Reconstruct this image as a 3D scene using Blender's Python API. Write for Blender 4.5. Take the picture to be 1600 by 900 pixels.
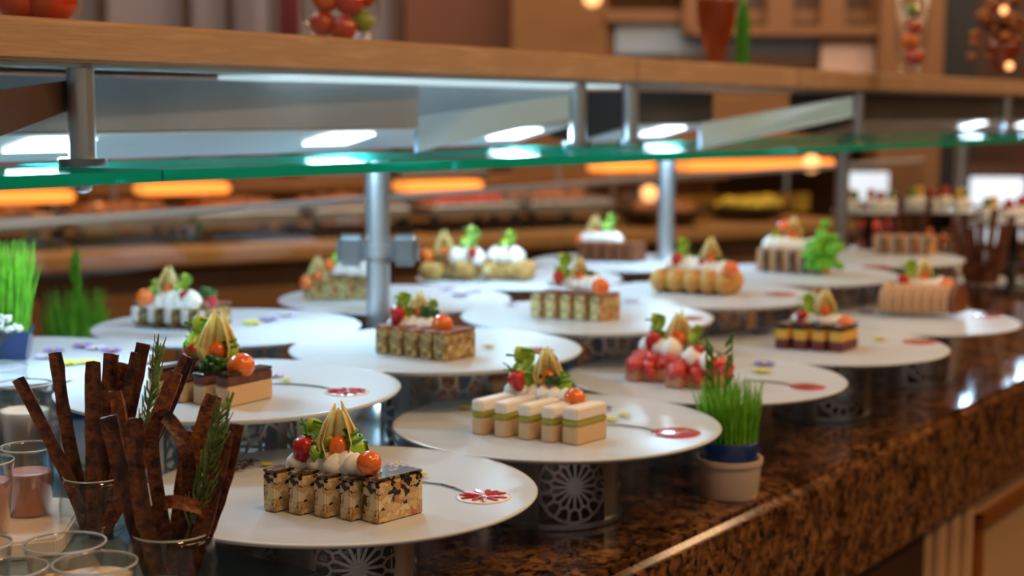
import bpy, bmesh, math, random
from math import sin, cos, pi, radians as R, atan2, hypot
from mathutils import Vector, Matrix
random.seed(7)
for o in list(bpy.data.objects): bpy.data.objects.remove(o)
SC = bpy.context.scene; COL = SC.collection
E = 1.293                      # eye height
F, P = 2376.0, 0.1166          # focal length in pixels at 1600, pitch down
H = R(35.3); UX, UY = sin(H), cos(H); NX, NY = cos(H), -sin(H)   # along the counter / towards the guests
CT = 0.90                      # counter top

# ------------------------------------------------------------ camera, world, lights
cd = bpy.data.cameras.new('camera'); cam = bpy.data.objects.new('camera', cd); COL.objects.link(cam)
cam.location = (0, 0, E); cam.rotation_euler = (pi/2-P, R(-0.15), 0)
cd.sensor_width = 36; cd.lens = F/1600*36; cd.clip_start = .02
cd.dof.use_dof = True; cd.dof.focus_distance = 1.14; cd.dof.aperture_fstop = 5.0; cd.dof.aperture_blades = 0
SC.camera = cam
W = bpy.data.worlds.new('world'); SC.world = W; W.use_nodes = True
W.node_tree.nodes['Background'].inputs[0].default_value = (1.0, .84, .72, 1)
W.node_tree.nodes['Background'].inputs[1].default_value = .16
SC.view_settings.view_transform = 'Standard'; SC.view_settings.look = 'None'
SC.view_settings.gamma = 1; SC.view_settings.exposure = .16; SC.view_settings.use_curve_mapping = False

def sn(s, n, z=0):             # counter frame (z above the eye) -> world
    return Vector((s*UX+n*NX, s*UY+n*NY, E+z))
def ray(px, py):
    u = (px-800)/F; v = -(py-450)/F
    return Vector((u, cos(P)+v*sin(P), -sin(P)+v*cos(P)))
def atz(px, py, z):            # point at height z (relative to the eye)
    d = ray(px, py)*(1); d = d*(z/d.z); return Vector((d.x, d.y, E+z))
def aty(px, py, y):
    d = ray(px, py); d = d*(y/d.y); return Vector((d.x, d.y, E+d.z))

def area(name, loc, target, sx, sy, power, col, shape='RECTANGLE'):
    l = bpy.data.lights.new(name, 'AREA'); l.shape = shape; l.size = sx; l.size_y = sy
    l.energy = power; l.color = col
    o = bpy.data.objects.new(name, l); COL.objects.link(o); o.location = loc
    o.rotation_euler = (Vector(target)-Vector(loc)).to_track_quat('-Z', 'Y').to_euler(); return o
WARM = (1.0, .62, .32); BACK = (1.0, .76, .54); COOL = (.46, .75, 1.0); WHT = (1, .86, .70)
area('added_warm_strip', sn(1.6, .75, 1.35), sn(1.6, -.75, -.35), 2.4, .12, 16, WARM)  # added for the granite lip highlight and warm front fill
area('added_warm_strip', sn(4.7, .45, 1.45), sn(3.2, -.6, -.35), 5.0, .22, 34, WARM)  # added far along so the granite lip picks up a highlight
area('warm_overhead_light', sn(.75, -.2, 1.35), sn(.9, -.85, -.3), .3, .3, 8, WARM, 'DISK')
area('warm_overhead_light', sn(2.6, -.3, 1.35), sn(2.4, -.9, -.3), .3, .3, 8, WARM, 'DISK')
area('ceiling_daylight_panel', sn(1.4, -1.9, 1.4), sn(1.4, -1.1, -.3), 1.8, .5, 8, (.62, .80, 1.0))
area('warm_overhead_light', (-1.4, 3.3, E+1.5), (-1.0, 4.3, E-.3), 1.6, .6, 30, BACK)  # added to light the back bar, like the next two
area('warm_overhead_light', (.6, 4.2, E+1.5), (.6, 5.4, E-.4), 1.6, .6, 30, BACK)
area('warm_overhead_light', (2.4, 3.9, E+1.5), (2.4, 5.6, E-.3), 1.2, .6, 20, BACK)
area('added_wall_light', (-1.0, 5.2, E+1.6), (-1.2, 6.6, E+.3), 1.6, .3, 12, (1, .84, .76))  # added to light the far wall, like the next one
area('added_wall_light', (1.2, 5.2, E+1.6), (1.2, 6.6, E+.3), 2.2, .3, 12, (1, .78, .60))

# ------------------------------------------------------------ materials
def srgb(h):
    h = h.lstrip('#'); c = [int(h[i:i+2], 16)/255 for i in (0, 2, 4)]
    return tuple(x/12.92 if x <= .04045 else ((x+.055)/1.055)**2.4 for x in c)+(1,)
def mat(name, col, rough=.5, metal=0, col2=None, scale=20, detail=4, lo=.4, hi=.6, bump=0, bscale=None, stretch=None,
        trans=0, sss=0, coat=0, emit=None, es=0, tex='noise', spec=None):
    m = bpy.data.materials.new(name); m.use_nodes = True; nt = m.node_tree; N = nt.nodes; L = nt.links
    b = N['Principled BSDF']
    c1 = srgb(col) if isinstance(col, str) else col
    b.inputs['Base Color'].default_value = c1; b.inputs['Roughness'].default_value = rough; b.inputs['Metallic'].default_value = metal
    if trans: b.inputs['Transmission Weight'].default_value = trans
    if spec is not None: b.inputs['Specular IOR Level'].default_value = spec
    if coat: b.inputs['Coat Weight'].default_value = coat; b.inputs['Coat Roughness'].default_value = .05
    if sss:
        b.inputs['Subsurface Weight'].default_value = sss; b.inputs['Subsurface Radius'].default_value = (.01, .006, .003)
        b.inputs['Subsurface Scale'].default_value = .6
    if emit: b.inputs['Emission Color'].default_value = srgb(emit); b.inputs['Emission Strength'].default_value = es
    if col2 or bump:
        tc = N.new('ShaderNodeTexCoord'); mp = N.new('ShaderNodeMapping'); L.new(tc.outputs['Object'], mp.inputs['Vector'])
        if stretch: mp.inputs['Scale'].default_value = stretch
        def tx(sc):
            if tex == 'voronoi':
                t = N.new('ShaderNodeTexVoronoi'); t.inputs['Scale'].default_value = sc; o = t.outputs['Distance']
            elif tex == 'cell':
                t = N.new('ShaderNodeTexVoronoi'); t.inputs['Scale'].default_value = sc
                s = N.new('ShaderNodeSeparateColor'); L.new(t.outputs['Color'], s.inputs[0]); o = s.outputs[0]
            elif tex == 'wave':
                t = N.new('ShaderNodeTexWave'); t.inputs['Scale'].default_value = sc; t.inputs['Distortion'].default_value = 2; o = t.outputs['Fac']
            else:
                t = N.new('ShaderNodeTexNoise'); t.inputs['Scale'].default_value = sc; t.inputs['Detail'].default_value = detail; o = t.outputs['Fac']
            L.new(mp.outputs[0], t.inputs['Vector']); return o
        if col2:
            r = N.new('ShaderNodeValToRGB'); L.new(tx(scale), r.inputs[0])
            e = r.color_ramp.elements; e[0].position = lo; e[1].position = hi; e[0].color = c1
            cs = col2 if isinstance(col2, list) else [col2]
            e[1].color = srgb(cs[-1])
            for i, c in enumerate(cs[:-1]):
                k = e.new(lo+(hi-lo)*(i+1)/len(cs)); k.color = srgb(c)
            L.new(r.outputs[0], b.inputs['Base Color'])
        if bump:
            bp = N.new('ShaderNodeBump'); bp.inputs['Strength'].default_value = bump; bp.inputs['Distance'].default_value = .002
            L.new(tx(bscale or scale), bp.inputs['Height']); L.new(bp.outputs[0], b.inputs['Normal'])
    return m
def pane(name, tint=(1, 1, 1, 1), boost=1.0, gloss=0.0):
    m = bpy.data.materials.new(name); m.use_nodes = True; nt = m.node_tree; N = nt.nodes; L = nt.links
    N.clear(); o = N.new('ShaderNodeOutputMaterial'); mx = N.new('ShaderNodeMixShader'); t = N.new('ShaderNodeBsdfTransparent')
    g = N.new('ShaderNodeBsdfGlossy'); g.inputs['Roughness'].default_value = gloss; fr = N.new('ShaderNodeFresnel'); fr.inputs['IOR'].default_value = 1.5
    t.inputs[0].default_value = tint; mu = N.new('ShaderNodeMath'); mu.operation = 'MULTIPLY'; mu.use_clamp = True
    mu.inputs[1].default_value = boost
    geo = N.new('ShaderNodeNewGeometry'); mi_ = N.new('ShaderNodeMapRange'); mi_.inputs[3].default_value = 1.5; mi_.inputs[4].default_value = 1/1.5
    L.new(geo.outputs['Backfacing'], mi_.inputs[0]); L.new(mi_.outputs[0], fr.inputs['IOR'])
    L.new(fr.outputs[0], mu.inputs[0]); L.new(mu.outputs[0], mx.inputs[0]); L.new(t.outputs[0], mx.inputs[1]); L.new(g.outputs[0], mx.inputs[2])
    L.new(mx.outputs[0], o.inputs[0]); return m
def granite():
    m = bpy.data.materials.new('brown_granite'); m.use_nodes = True; nt = m.node_tree; N = nt.nodes; L = nt.links; b = N['Principled BSDF']
    tc = N.new('ShaderNodeTexCoord'); w = N.new('ShaderNodeTexNoise'); w.inputs['Scale'].default_value = 60; w.inputs['Detail'].default_value = 3
    L.new(tc.outputs['Object'], w.inputs['Vector'])
    ad = N.new('ShaderNodeMixRGB'); ad.blend_type = 'LINEAR_LIGHT'; ad.inputs[0].default_value = .014
    L.new(tc.outputs['Object'], ad.inputs[1]); L.new(w.outputs['Color'], ad.inputs[2])
    def ramp(sc, det, pts, tex='ShaderNodeTexNoise'):
        n = N.new(tex); n.inputs['Scale'].default_value = sc; L.new(ad.outputs[0], n.inputs['Vector'])
        if tex == 'ShaderNodeTexNoise': n.inputs['Detail'].default_value = det
        r = N.new('ShaderNodeValToRGB'); L.new(n.outputs[0], r.inputs[0]); e = r.color_ramp.elements
        e[0].position, e[1].position = pts[0][0], pts[-1][0]; e[0].color = pts[0][1]; e[1].color = pts[-1][1]
        for p_, c_ in pts[1:-1]: k = e.new(p_); k.color = c_
        return r.outputs[0]
    base = ramp(70, 6, [(.30, srgb('#2a190d')), (.42, srgb('#6a4629')), (.56, srgb('#8a5f3a')), (.70, srgb('#a0734a'))])
    dark = ramp(120, 4, [(.40, (.04, .03, .03, 1)), (.47, (1, 1, 1, 1))])
    big = ramp(26, 3, [(.36, (.30, .26, .24, 1)), (.52, (1, 1, 1, 1))])
    def mul(a, c): q = N.new('ShaderNodeMixRGB'); q.blend_type = 'MULTIPLY'; q.inputs[0].default_value = 1; L.new(a, q.inputs[1]); L.new(c, q.inputs[2]); return q.outputs[0]
    L.new(mul(mul(base, dark), big), b.inputs['Base Color'])
    b.inputs['Roughness'].default_value = .11; return m
def terrine_mat():
    m = bpy.data.materials.new('mosaic_terrine'); m.use_nodes = True; nt = m.node_tree; N = nt.nodes; L = nt.links; b = N['Principled BSDF']
    tc = N.new('ShaderNodeTexCoord'); nz = N.new('ShaderNodeTexNoise'); nz.inputs['Scale'].default_value = 120; nz.inputs['Detail'].default_value = 2; L.new(tc.outputs['Object'], nz.inputs['Vector'])
    wv = N.new('ShaderNodeMixRGB'); wv.blend_type = 'LINEAR_LIGHT'; wv.inputs[0].default_value = .007; L.new(tc.outputs['Object'], wv.inputs[1]); L.new(nz.outputs['Color'], wv.inputs[2])
    v = N.new('ShaderNodeTexVoronoi'); v.inputs['Scale'].default_value = 150; L.new(wv.outputs[0], v.inputs['Vector']); sp = N.new('ShaderNodeSeparateColor'); L.new(v.outputs['Color'], sp.inputs[0])
    r = N.new('ShaderNodeValToRGB'); L.new(sp.outputs[0], r.inputs[0]); e = r.color_ramp.elements; e[0].color = srgb('#d8bf8c'); e[1].position = .95; e[1].color = srgb('#e2cda2'); e[0].position = .0
    for p_, c_ in ((.2, '#c9a46a'), (.35, '#dcc08c'), (.5, '#e6d2a8'), (.62, '#c8973c'), (.72, '#b97c52'), (.85, '#d2b079')): k = e.new(p_); k.color = srgb(c_)
    ed = N.new('ShaderNodeTexVoronoi'); ed.feature = 'DISTANCE_TO_EDGE'; ed.inputs['Scale'].default_value = 150; L.new(wv.outputs[0], ed.inputs['Vector'])
    er = N.new('ShaderNodeValToRGB'); L.new(ed.outputs['Distance'], er.inputs[0]); er.color_ramp.elements[0].color = srgb('#a5793f'); er.color_ramp.elements[1].color = (1, 1, 1, 1); er.color_ramp.elements[1].position = .09
    m1 = N.new('ShaderNodeMixRGB'); m1.blend_type = 'MULTIPLY'; m1.inputs[0].default_value = .4; L.new(r.outputs[0], m1.inputs[1]); L.new(er.outputs[0], m1.inputs[2])
    d = N.new('ShaderNodeTexVoronoi'); d.inputs['Scale'].default_value = 210; d.inputs['Randomness'].default_value = 1; L.new(wv.outputs[0], d.inputs['Vector']); ds = N.new('ShaderNodeSeparateColor'); L.new(d.outputs['Color'], ds.inputs[0])
    sx = N.new('ShaderNodeSeparateXYZ'); L.new(tc.outputs['Object'], sx.inputs[0])
    mr = N.new('ShaderNodeMapRange'); mr.inputs[1].default_value = .018; mr.inputs[2].default_value = .031; mr.inputs[3].default_value = .90; mr.inputs[4].default_value = .40; L.new(sx.outputs[2], mr.inputs[0])
    gt = N.new('ShaderNodeMath'); gt.operation = 'GREATER_THAN'; L.new(ds.outputs[1], gt.inputs[0]); L.new(mr.outputs[0], gt.inputs[1])
    m2 = N.new('ShaderNodeMixRGB'); m2.inputs[2].default_value = srgb('#1d160f'); L.new(gt.outputs[0], m2.inputs[0]); L.new(m1.outputs[0], m2.inputs[1]); L.new(m2.outputs[0], b.inputs['Base Color'])
    b.inputs['Roughness'].default_value = .35; b.inputs['Subsurface Weight'].default_value = .15; b.inputs['Subsurface Radius'].default_value = (.01, .006, .003); b.inputs['Subsurface Scale'].default_value = .5; return m
M = dict(
 plate=mat('white_stoneware', '#c9d1d8', .30, spec=.4, bump=.03, bscale=60),
 foot=mat('dark_bisque', '#30241e', .6),
 granite=granite(),
 steel=mat('brushed_steel', '#c2c6ca', .33, .9, bump=.05, bscale=40, stretch=(1, 1, 12)),
 coldplate=mat('pale_chilled_panel', '#aebdc0', .22, .35),
 satin=mat('satin_steel', '#9aa0a4', .32, 1),
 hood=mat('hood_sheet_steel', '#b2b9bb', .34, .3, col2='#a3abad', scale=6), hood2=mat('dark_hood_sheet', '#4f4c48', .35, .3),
 hoodlite=mat('pale_enamelled_steel', '#c9d8dd', .3, .0),
 bracket=mat('bracket_steel', '#a4cbe4', .3, .0),
 darkbracket=mat('bronze_bracket', '#4e3524', .45, .2),
 litedge=mat('lit_edge_white', '#f2f8fb', .25), strip=mat('lit_underside_glow', '#dfeef2', .5, emit='#d5ebf2', es=.55), lamp=mat('lamp_lens', '#ffffff', .5, emit='#f2fbff', es=4),  # white for light on the glass edge, strip glow for the lit underside
 oak=mat('pale_oak', '#ad8b69', .55, col2=['#a28060', '#b99876'], scale=9, lo=.3, hi=.7, stretch=(1, 14, 14), bump=.25, bscale=26),
 oakside=mat('oak_lip', '#c98f4d', .4),
 teal=mat('teal_glass_edge', '#0bb09a', .1, trans=.2, coat=.6),
 glass=pane('clear_glass', (.97, .99, .99, 1), .9), shelfglass=pane('shelf_glass', (.95, .985, .98, 1), .12, .08),
 cup=pane('clear_plastic', (.96, .96, .96, 1), 1.6),
 rim=mat('cup_rim', '#f2f5f6', .15, trans=.5),
 terr=terrine_mat(), _t=mat('terrine_body', '#5d4a30', .35, col2=['#c9a978', '#dcc394', '#b98f4f', '#e0c9a2', '#c8953f', '#dcc8a6', '#b57e5c', '#d6bd8c'], scale=170, lo=.08, hi=.98, tex='cell', sss=.2, coat=.15),
 terrtop=mat('terrine_glaze', '#140d08', .12, col2=['#2b1a0d', '#6b4c2a', '#1a100a', '#b8935f'], scale=260, lo=.1, hi=.95, tex='cell', coat=.8),
 white=mat('white_mousse', '#f0e6d6', .5, sss=.2), green=mat('lime_jelly', '#a5a53a', .35, sss=.2),
 tan=mat('tan_mousse', '#d9b98e', .6, sss=.2, bump=.2, bscale=250),
 moundm=mat('golden_pastry', '#a9803e', .6, col2='#c7a05a', scale=60, bump=.3), choc=mat('chocolate_glaze', '#1a0c08', .10, coat=.8), chocsp=mat('chocolate_sponge', '#5c352b', .6, bump=.3, bscale=300, col2='#6f4336', scale=150),
 cream=mat('whipped_cream', '#fbf5ec', .55, sss=.3),
 dacq=mat('nut_roll', '#9c7438', .6, col2=['#c4ad70', '#7a5628', '#b39a5c', '#6b3f28', '#c9b680'], scale=190, lo=.1, hi=.95, tex='cell'),
 dacqtop=mat('nut_crust', '#6b3a26', .4, col2=['#9c5c3c', '#5b2c22', '#b98a6a'], scale=230, lo=.1, hi=.95, tex='cell', coat=.3),
 swiss=mat('pale_roll', '#cfc183', .6, col2=['#a07c4c', '#d8cd98', '#8e6236', '#d2bd7c', '#b06a3c'], scale=170, lo=.1, hi=.92, tex='cell'),
 red=mat('raspberry_jelly', '#c62f26', .22, col2=['#d8463a', '#a81a18'], scale=110, lo=.3, hi=.7, coat=.5, bump=.5, bscale=180, sss=.2),
 pinksp=mat('pink_sponge', '#c98f74', .6), yellow=mat('mango_mousse', '#dfae45', .5), plum=mat('blackcurrant_sponge', '#6b2f33', .5),
 log=mat('mocha_log', '#b98a60', .6, col2='#c99c72', scale=60), logend=mat('mocha_log_skin', '#7a4626', .5), logcream=mat('log_cream', '#d8b793', .6),
 tanroll=mat('golden_choux', '#c28a3e', .55, col2='#d9a75a', scale=90, bump=.3), 
 straw=mat('strawberry', '#b3161a', .25, col2='#c92a24', scale=300, lo=.45, hi=.55, bump=.4, bscale=350, coat=.4),
 strawin=mat('strawberry_flesh', '#dc8a6c', .35, sss=.2), leaf=mat('leaf_green', '#3f7a24', .4, sss=.1), leafd=mat('dark_leaf', '#2c5a18', .45),
 cuc=mat('cucumber_flesh', '#b5cc4c', .25, sss=.2, col2='#8fc23a', scale=70), cucskin=mat('cucumber_skin', '#3c8a26', .3),
 phys=mat('physalis_berry', '#e8641c', .22, coat=.5, sss=.2, col2='#f07a26', scale=60), husk=mat('dry_husk', '#efe0a0', .5, col2='#d9b45c', scale=90, lo=.42, hi=.7, stretch=(4, 4, .6), sss=.3),
 bark=mat('chocolate_bark', '#1f0d07', .42, col2=['#46200e', '#74401c', '#3a1a0c'], scale=75, detail=8, lo=.32, hi=.70, bump=1, bscale=190),
 barkl=mat('cinnamon_bark', '#4e260f', .5, col2=['#96541f', '#5a2b12', '#a8602a'], scale=80, detail=8, lo=.32, hi=.68, bump=1, bscale=190),
 rose=mat('rosemary_leaf', '#66853c', .5, col2='#8aa65c', scale=90), stem=mat('rosemary_stem', '#6a6a3c', .6),
 grass=mat('wheatgrass', '#4fa318', .45, col2='#80c832', scale=60, sss=.1), grassb=mat('wheatgrass_base', '#a9b55e', .5),
 blue=mat('blue_pot', '#0f2c66', .3, coat=.3), rame=mat('white_ramekin', '#d3c0ae', .25, coat=.3),
 floret=mat('white_floret', '#f3f1ea', .6), marble=mat('white_marble', '#efe3d3', .2, col2=['#f2e8da', '#d9c9b4'], scale=9, lo=.35, hi=.65, coat=.3),
 riser=mat('dark_glass_riser', '#7f979e', .14, .3), pinkm=mat('peach_mousse', '#d98468', .4, sss=.2, col2='#cf7459', scale=90, bump=.15), beige=mat('beige_mousse', '#d9b395', .4, sss=.2),
 cara=mat('golden_mousse', '#dfb877', .45, col2='#eccf98', scale=200, bump=.3, sss=.2), cups=mat('pink_foam', '#e7b49c', .5),
 sauce=mat('red_sauce', '#b01c30', .15, col2='#d2405a', scale=120, coat=.8), saucew=mat('white_sugar_print', '#f2e8ec', .25), dark=mat('dark_sauce', '#1d1512', .15, coat=.5),
 pur=mat('violet_petal', '#7a5cb8', .5), dpur=mat('dark_purple_petal', '#4a1626', .5), yel=mat('yellow_petal', '#d8cf2a', .5), lil=mat('lilac_petal', '#cfc4ea', .5),
 panel=mat('cream_panel', '#c9a47c', .4), gold=mat('gold_moulding', '#a8682a', .35, .4), wood=mat('warm_wood', '#6e4824', .5, col2='#7c542e', scale=5, stretch=(1, 1, 6)),
 dwood=mat('dark_wood', '#482a13', .5, col2='#3c2210', scale=4), lwood=mat('light_wood', '#8f6638', .45, col2='#9c7242', scale=4), wall=mat('tan_plaster', '#6f4a26', .8),
 owall=mat('orange_brown_panel', '#5e3010', .6), lilac=mat('lilac_grey_wall', '#8a8084', .8), maroon=mat('maroon_cloth', '#6a2c34', .9), black=mat('black_steel', '#0c0b0c', .4),
 bluegrey=mat('blue_grey_glass', '#7d8ea0', .3), navy=mat('near_black_blue', '#08080f', .6), pinkw=mat('pinkish_white', '#b5988c', .7), cupw=mat('cupboard_wood', '#6e4826', .5),
 glow=mat('infrared_strip', '#ff8a20', .5, emit='#ffa248', es=1.0), bulb=mat('warm_bulb', '#ffb060', .5, emit='#ffb878', es=1.6), window=mat('bright_window', '#dfeeff', .5, emit='#cfe6ff', es=.75),
 tomato=mat('tomato', '#8f1a0a', .2, col2='#b83a12', scale=12, coat=.5), orange=mat('orange_peel', '#d96a1c', .35), apple=mat('green_apple', '#7a8c1a', .25, coat=.4),
 amber=mat('amber_glass', '#8a3c12', .15, trans=.3), bottle=mat('green_glass', '#3f8a1c', .15, trans=.2), floor=mat('brown_floor', '#4a3424', .4), ceil=mat('ceiling_paint', '#c8b296', .9),
 food=mat('roast_food', '#5e3014', .6, col2='#a0602a', scale=30), salad=mat('salad', '#c8a82a', .6, col2='#8a7a1c', scale=30), redfood=mat('red_peppers', '#b83018', .4),
)

# ------------------------------------------------------------ builders
def link(name, bm, m, parent=None, smooth=False, mats=None):
    me = bpy.data.meshes.new(name); bmesh.ops.recalc_face_normals(bm, faces=bm.faces); bm.to_mesh(me); bm.free()
    for x in (mats or [m]): me.materials.append(x)
    if smooth:
        for p_ in me.polygons: p_.use_smooth = True
    o = bpy.data.objects.new(name, me); COL.objects.link(o)
    if parent: o.parent = parent
    return o
def tag(o, label=None, cat=None, group=None, kind=None):
    if label: o['label'] = label
    if cat: o['category'] = cat
    if group: o['group'] = group
    if kind: o['kind'] = kind
    return o
def empty(name, loc, rz=0):
    o = bpy.data.objects.new(name, None); COL.objects.link(o); o.location = loc; o.rotation_euler = (0, 0, rz); o.empty_display_size = .01; return o
def bx(bm, x0, y0, z0, x1, y1, z1, bev=0, mi=0):
    g = bmesh.ops.create_cube(bm, size=1); vs = g['verts']
    for v in vs: v.co = Vector(((x0+x1)/2+v.co.x*(x1-x0), (y0+y1)/2+v.co.y*(y1-y0), (z0+z1)/2+v.co.z*(z1-z0)))
    fs = {f for v in vs for f in v.link_faces}
    for f in fs: f.material_index = mi
    if bev:
        es = list({e for v in vs for e in v.link_edges}); bmesh.ops.bevel(bm, geom=es, offset=bev, segments=3, affect='EDGES')
def hull_prism(bm, pts, ext):      # polygon (world/local pts) extruded by vector
    a = [bm.verts.new(p) for p in pts]; b = [bm.verts.new(Vector(p)+Vector(ext)) for p in pts]; n = len(pts)
    bm.faces.new(a); bm.faces.new(b[::-1])
    for i in range(n): bm.faces.new((a[i], b[i], b[(i+1) % n], a[(i+1) % n]))
def lathe(bm, prof, seg=48, c=(0, 0, 0), mi=0, close=False):
    rings = []
    for r, z in prof:
        if r < 1e-6: rings.append([bm.verts.new((c[0], c[1], c[2]+z))])
        else: rings.append([bm.verts.new((c[0]+r*cos(2*pi*i/seg), c[1]+r*sin(2*pi*i/seg), c[2]+z)) for i in range(seg)])
    pr = list(zip(rings, rings[1:]))
    if close: pr.append((rings[-1], rings[0]))
    for a, b in pr:
        for i in range(seg):
            j = (i+1) % seg
            if len(a) == 1 and len(b) == 1: continue
            if len(a) == 1: f = bm.faces.new((a[0], b[i], b[j]))
            elif len(b) == 1: f = bm.faces.new((a[i], a[j], b[0]))
            else: f = bm.faces.new((a[i], a[j], b[j], b[i]))
            f.material_index = mi
def ball(bm, c, r, sc=(1, 1, 1), seg=14, mi=0, rot=None):
    mt = Matrix.Translation(c) @ (rot or Matrix()) @ Matrix.Diagonal((sc[0], sc[1], sc[2], 1))
    g = bmesh.ops.create_uvsphere(bm, u_segments=seg, v_segments=max(6, seg*2//3), radius=r, matrix=mt)
    for f in {f for v in g['verts'] for f in v.link_faces}: f.material_index = mi
def tube(bm, pts, rad, seg=8, cap=True):
    pts = [Vector(p) for p in pts]; rads = rad if isinstance(rad, (list, tuple)) else [rad]*len(pts); rings = []
    for i, p_ in enumerate(pts):
        t = (pts[min(i+1, len(pts)-1)]-pts[max(i-1, 0)]).normalized()
        a = t.cross(Vector((0, 0, 1)) if abs(t.z) < .95 else Vector((1, 0, 0))).normalized(); b = t.cross(a)
        rings.append([bm.verts.new(p_+a*rads[i]*cos(2*pi*k/seg)+b*rads[i]*sin(2*pi*k/seg)) for k in range(seg)])
    for A, B in zip(rings, rings[1:]):
        for k in range(seg): bm.faces.new((A[k], A[(k+1) % seg], B[(k+1) % seg], B[k]))
    if cap: bm.faces.new(rings[0]); bm.faces.new(rings[-1][::-1])
def ribbon(bm, pts, wid, th, face):     # a flat strip with thickness; face = normal direction
    face = Vector(face).normalized(); rings = []
    for i, p_ in enumerate(pts):
        t = (pts[min(i+1, len(pts)-1)]-pts[max(i-1, 0)]).normalized(); s = t.cross(face).normalized(); nn = s.cross(t).normalized()
        w = wid[i] if isinstance(wid, list) else wid
        cup = .18*w
        rings.append([bm.verts.new(p_+s*w/2*k+nn*(cup*k*k+sgn*th/2)) for k, sgn in ((-1, -1), (0, -1), (1, -1), (1, 1), (0, 1), (-1, 1))])
    for A, B in zip(rings, rings[1:]):
        for k in range(6): bm.faces.new((A[k], A[(k+1) % 6], B[(k+1) % 6], B[k]))
    bm.faces.new(rings[0]); bm.faces.new(rings[-1][::-1])
def tree_copy(o, parent=None):
    c = o.copy(); COL.objects.link(c)
    if parent: c.parent = parent
    for ch in o.children: tree_copy(ch, c)
    return c
_protos = {}
def proto(kind, maker):               # first use is the prototype itself, later uses are copies
    if kind not in _protos: _protos[kind] = maker(); return _protos[kind]
    return tree_copy(_protos[kind])

# ------------------------------------------------------------ room
def struct(name, bm, m, mats=None, smooth=False): return tag(link(name, bm, m, mats=mats, smooth=smooth), kind='structure')
b = bmesh.new(); bx(b, -5, -1.5, -.05, 6, 9, 0); struct('floor', b, M['floor'])
b = bmesh.new(); bx(b, -5, -1.5, 3.0, 6, 9, 3.05); struct('ceiling', b, M['ceil'])
b = bmesh.new(); bx(b, -5, 7.0, 0, 6, 7.1, 3.0); struct('wall_back', b, M['wall'])
b = bmesh.new(); bx(b, -5.1, -1.5, 0, -5, 9, 3.0); struct('wall_left', b, M['lilac'])
b = bmesh.new(); bx(b, 6, -1.5, 0, 6.1, 9, 3.0); struct('wall_right', b, M['wall'])

def facing_box(bm, x0, y0, x1, y1, Y, D):
    a = aty(x0, y0, Y); c = aty(x1, y1, Y); bx(bm, a.x, Y, c.z, c.x, Y+D, a.z)
def bgbox(name, x0, y0, x1, y1, Y, D, m, label=None, cat=None, kind=None, group=None, bev=0):
    a = aty(x0, y0, Y); c = aty(x1, y1, Y); b = bmesh.new(); bx(b, a.x, Y, c.z, c.x, Y+D, a.z, bev=bev)
    return tag(link(name, b, m), label, cat, group, kind)
# sections of the far wall
bgbox('wall_panel_left', -700, -400, 628, 520, 6.6, .38, M['lilac'], kind='structure')
bgbox('wall_panel_centre', 628, -400, 806, 520, 6.4, .58, M['owall'], kind='structure')
bgbox('trim_1', 800, -400, 945, 520, 6.1, .5, M['wall'], kind='structure')
for i, (x0, x1) in enumerate([(140, 165), (272, 300), (345, 362), (604, 632)]):
    bgbox('trim_%d' % (i+2), x0, -400, x1, 500, 6.45, .14, M['dwood'], kind='structure')
def curtain():
    b = bmesh.new(); a = aty(428, -300, 6.3); c = aty(472, 300, 6.3); n = 24
    front = []; 
    for k in range(n+1):
        x = a.x+(c.x-a.x)*k/n; y = 6.3+.03*sin(k*1.6); front.append((x, y))
    pts = [Vector((x, y, c.z)) for x, y in front]+[Vector((x, y+.02, c.z)) for x, y in front[::-1]]
    hull_prism(b, pts, (0, 0, a.z-c.z)); return tag(link('curtain', b, M['maroon'], smooth=True), 'maroon curtain hanging on the far wall beside the fruit vase', 'curtain')
curtain()
bgbox('trim_7', 396, -200, 424, 260, 6.4, .1, M['lilac'], kind='structure')
# blue-grey glazed cabinet and open cupboard to its right
def far_cabinet():
    o = empty('glazed_cabinet', aty(1110, 700, 6.0)); o.rotation_euler = (0, 0, 0); inv = o.location
    def part(n, x0, y0, x1, y1, Y, D, m):
        a = aty(x0, y0, Y)-inv; c = aty(x1, y1, Y)-inv; b = bmesh.new(); bx(b, a.x, a.y, c.z, c.x, a.y+D, a.z); return link(n, b, m, o)
    part('body', 950, 20, 1400, 230, 6.15, .5, M['wood']); part('top_rail', 946, 14, 1402, 34, 6.08, .1, M['cupw'])
    part('glass_front', 962, 36, 1280, 84, 6.12, .02, M['bluegrey']); part('lower_rail', 1050, 84, 1285, 104, 6.1, .04, M['dwood'])
    part('counter_linen', 1284, 62, 1392, 112, 6.05, .1, M['pinkw'])
    return tag(o, 'long wooden cabinet with blue-grey glass front at the far wall', 'cabinet')
far_cabinet()
def cupboard():
    o = empty('wall_cupboard', aty(1230, 10, 6.0)); inv = o.location
    def part(n, x0, y0, x1, y1, Y, D, m):
        a = aty(x0, y0, Y)-inv; c = aty(x1, y1, Y)-inv; b = bmesh.new(); bx(b, a.x, a.y, c.z, c.x, a.y+D, a.z); return link(n, b, m, o)
    part('body', 1080, -300, 1470, 40, 6.1, .45, M['dwood'])
    for x0, x1 in ((1072, 1090), (1205, 1238), (1290, 1320), (1372, 1400)): part('post', x0, -300, x1, 52, 6.03, .08, M['cupw'])
    part('shelf_board', 1080, 38, 1400, 54, 5.98, .12, M['cupw'])
    return tag(o, 'open wooden wall cupboard with light posts above the far cabinet', 'cupboard')
cupboard()
bgbox('trim_8', 1385, -300, 1466, 330, 5.95, .25, M['cupw'], kind='structure')
bgbox('door_1', 1462, -300, 1518, 330, 6.0, .3, M['navy'], kind='structure')
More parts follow.
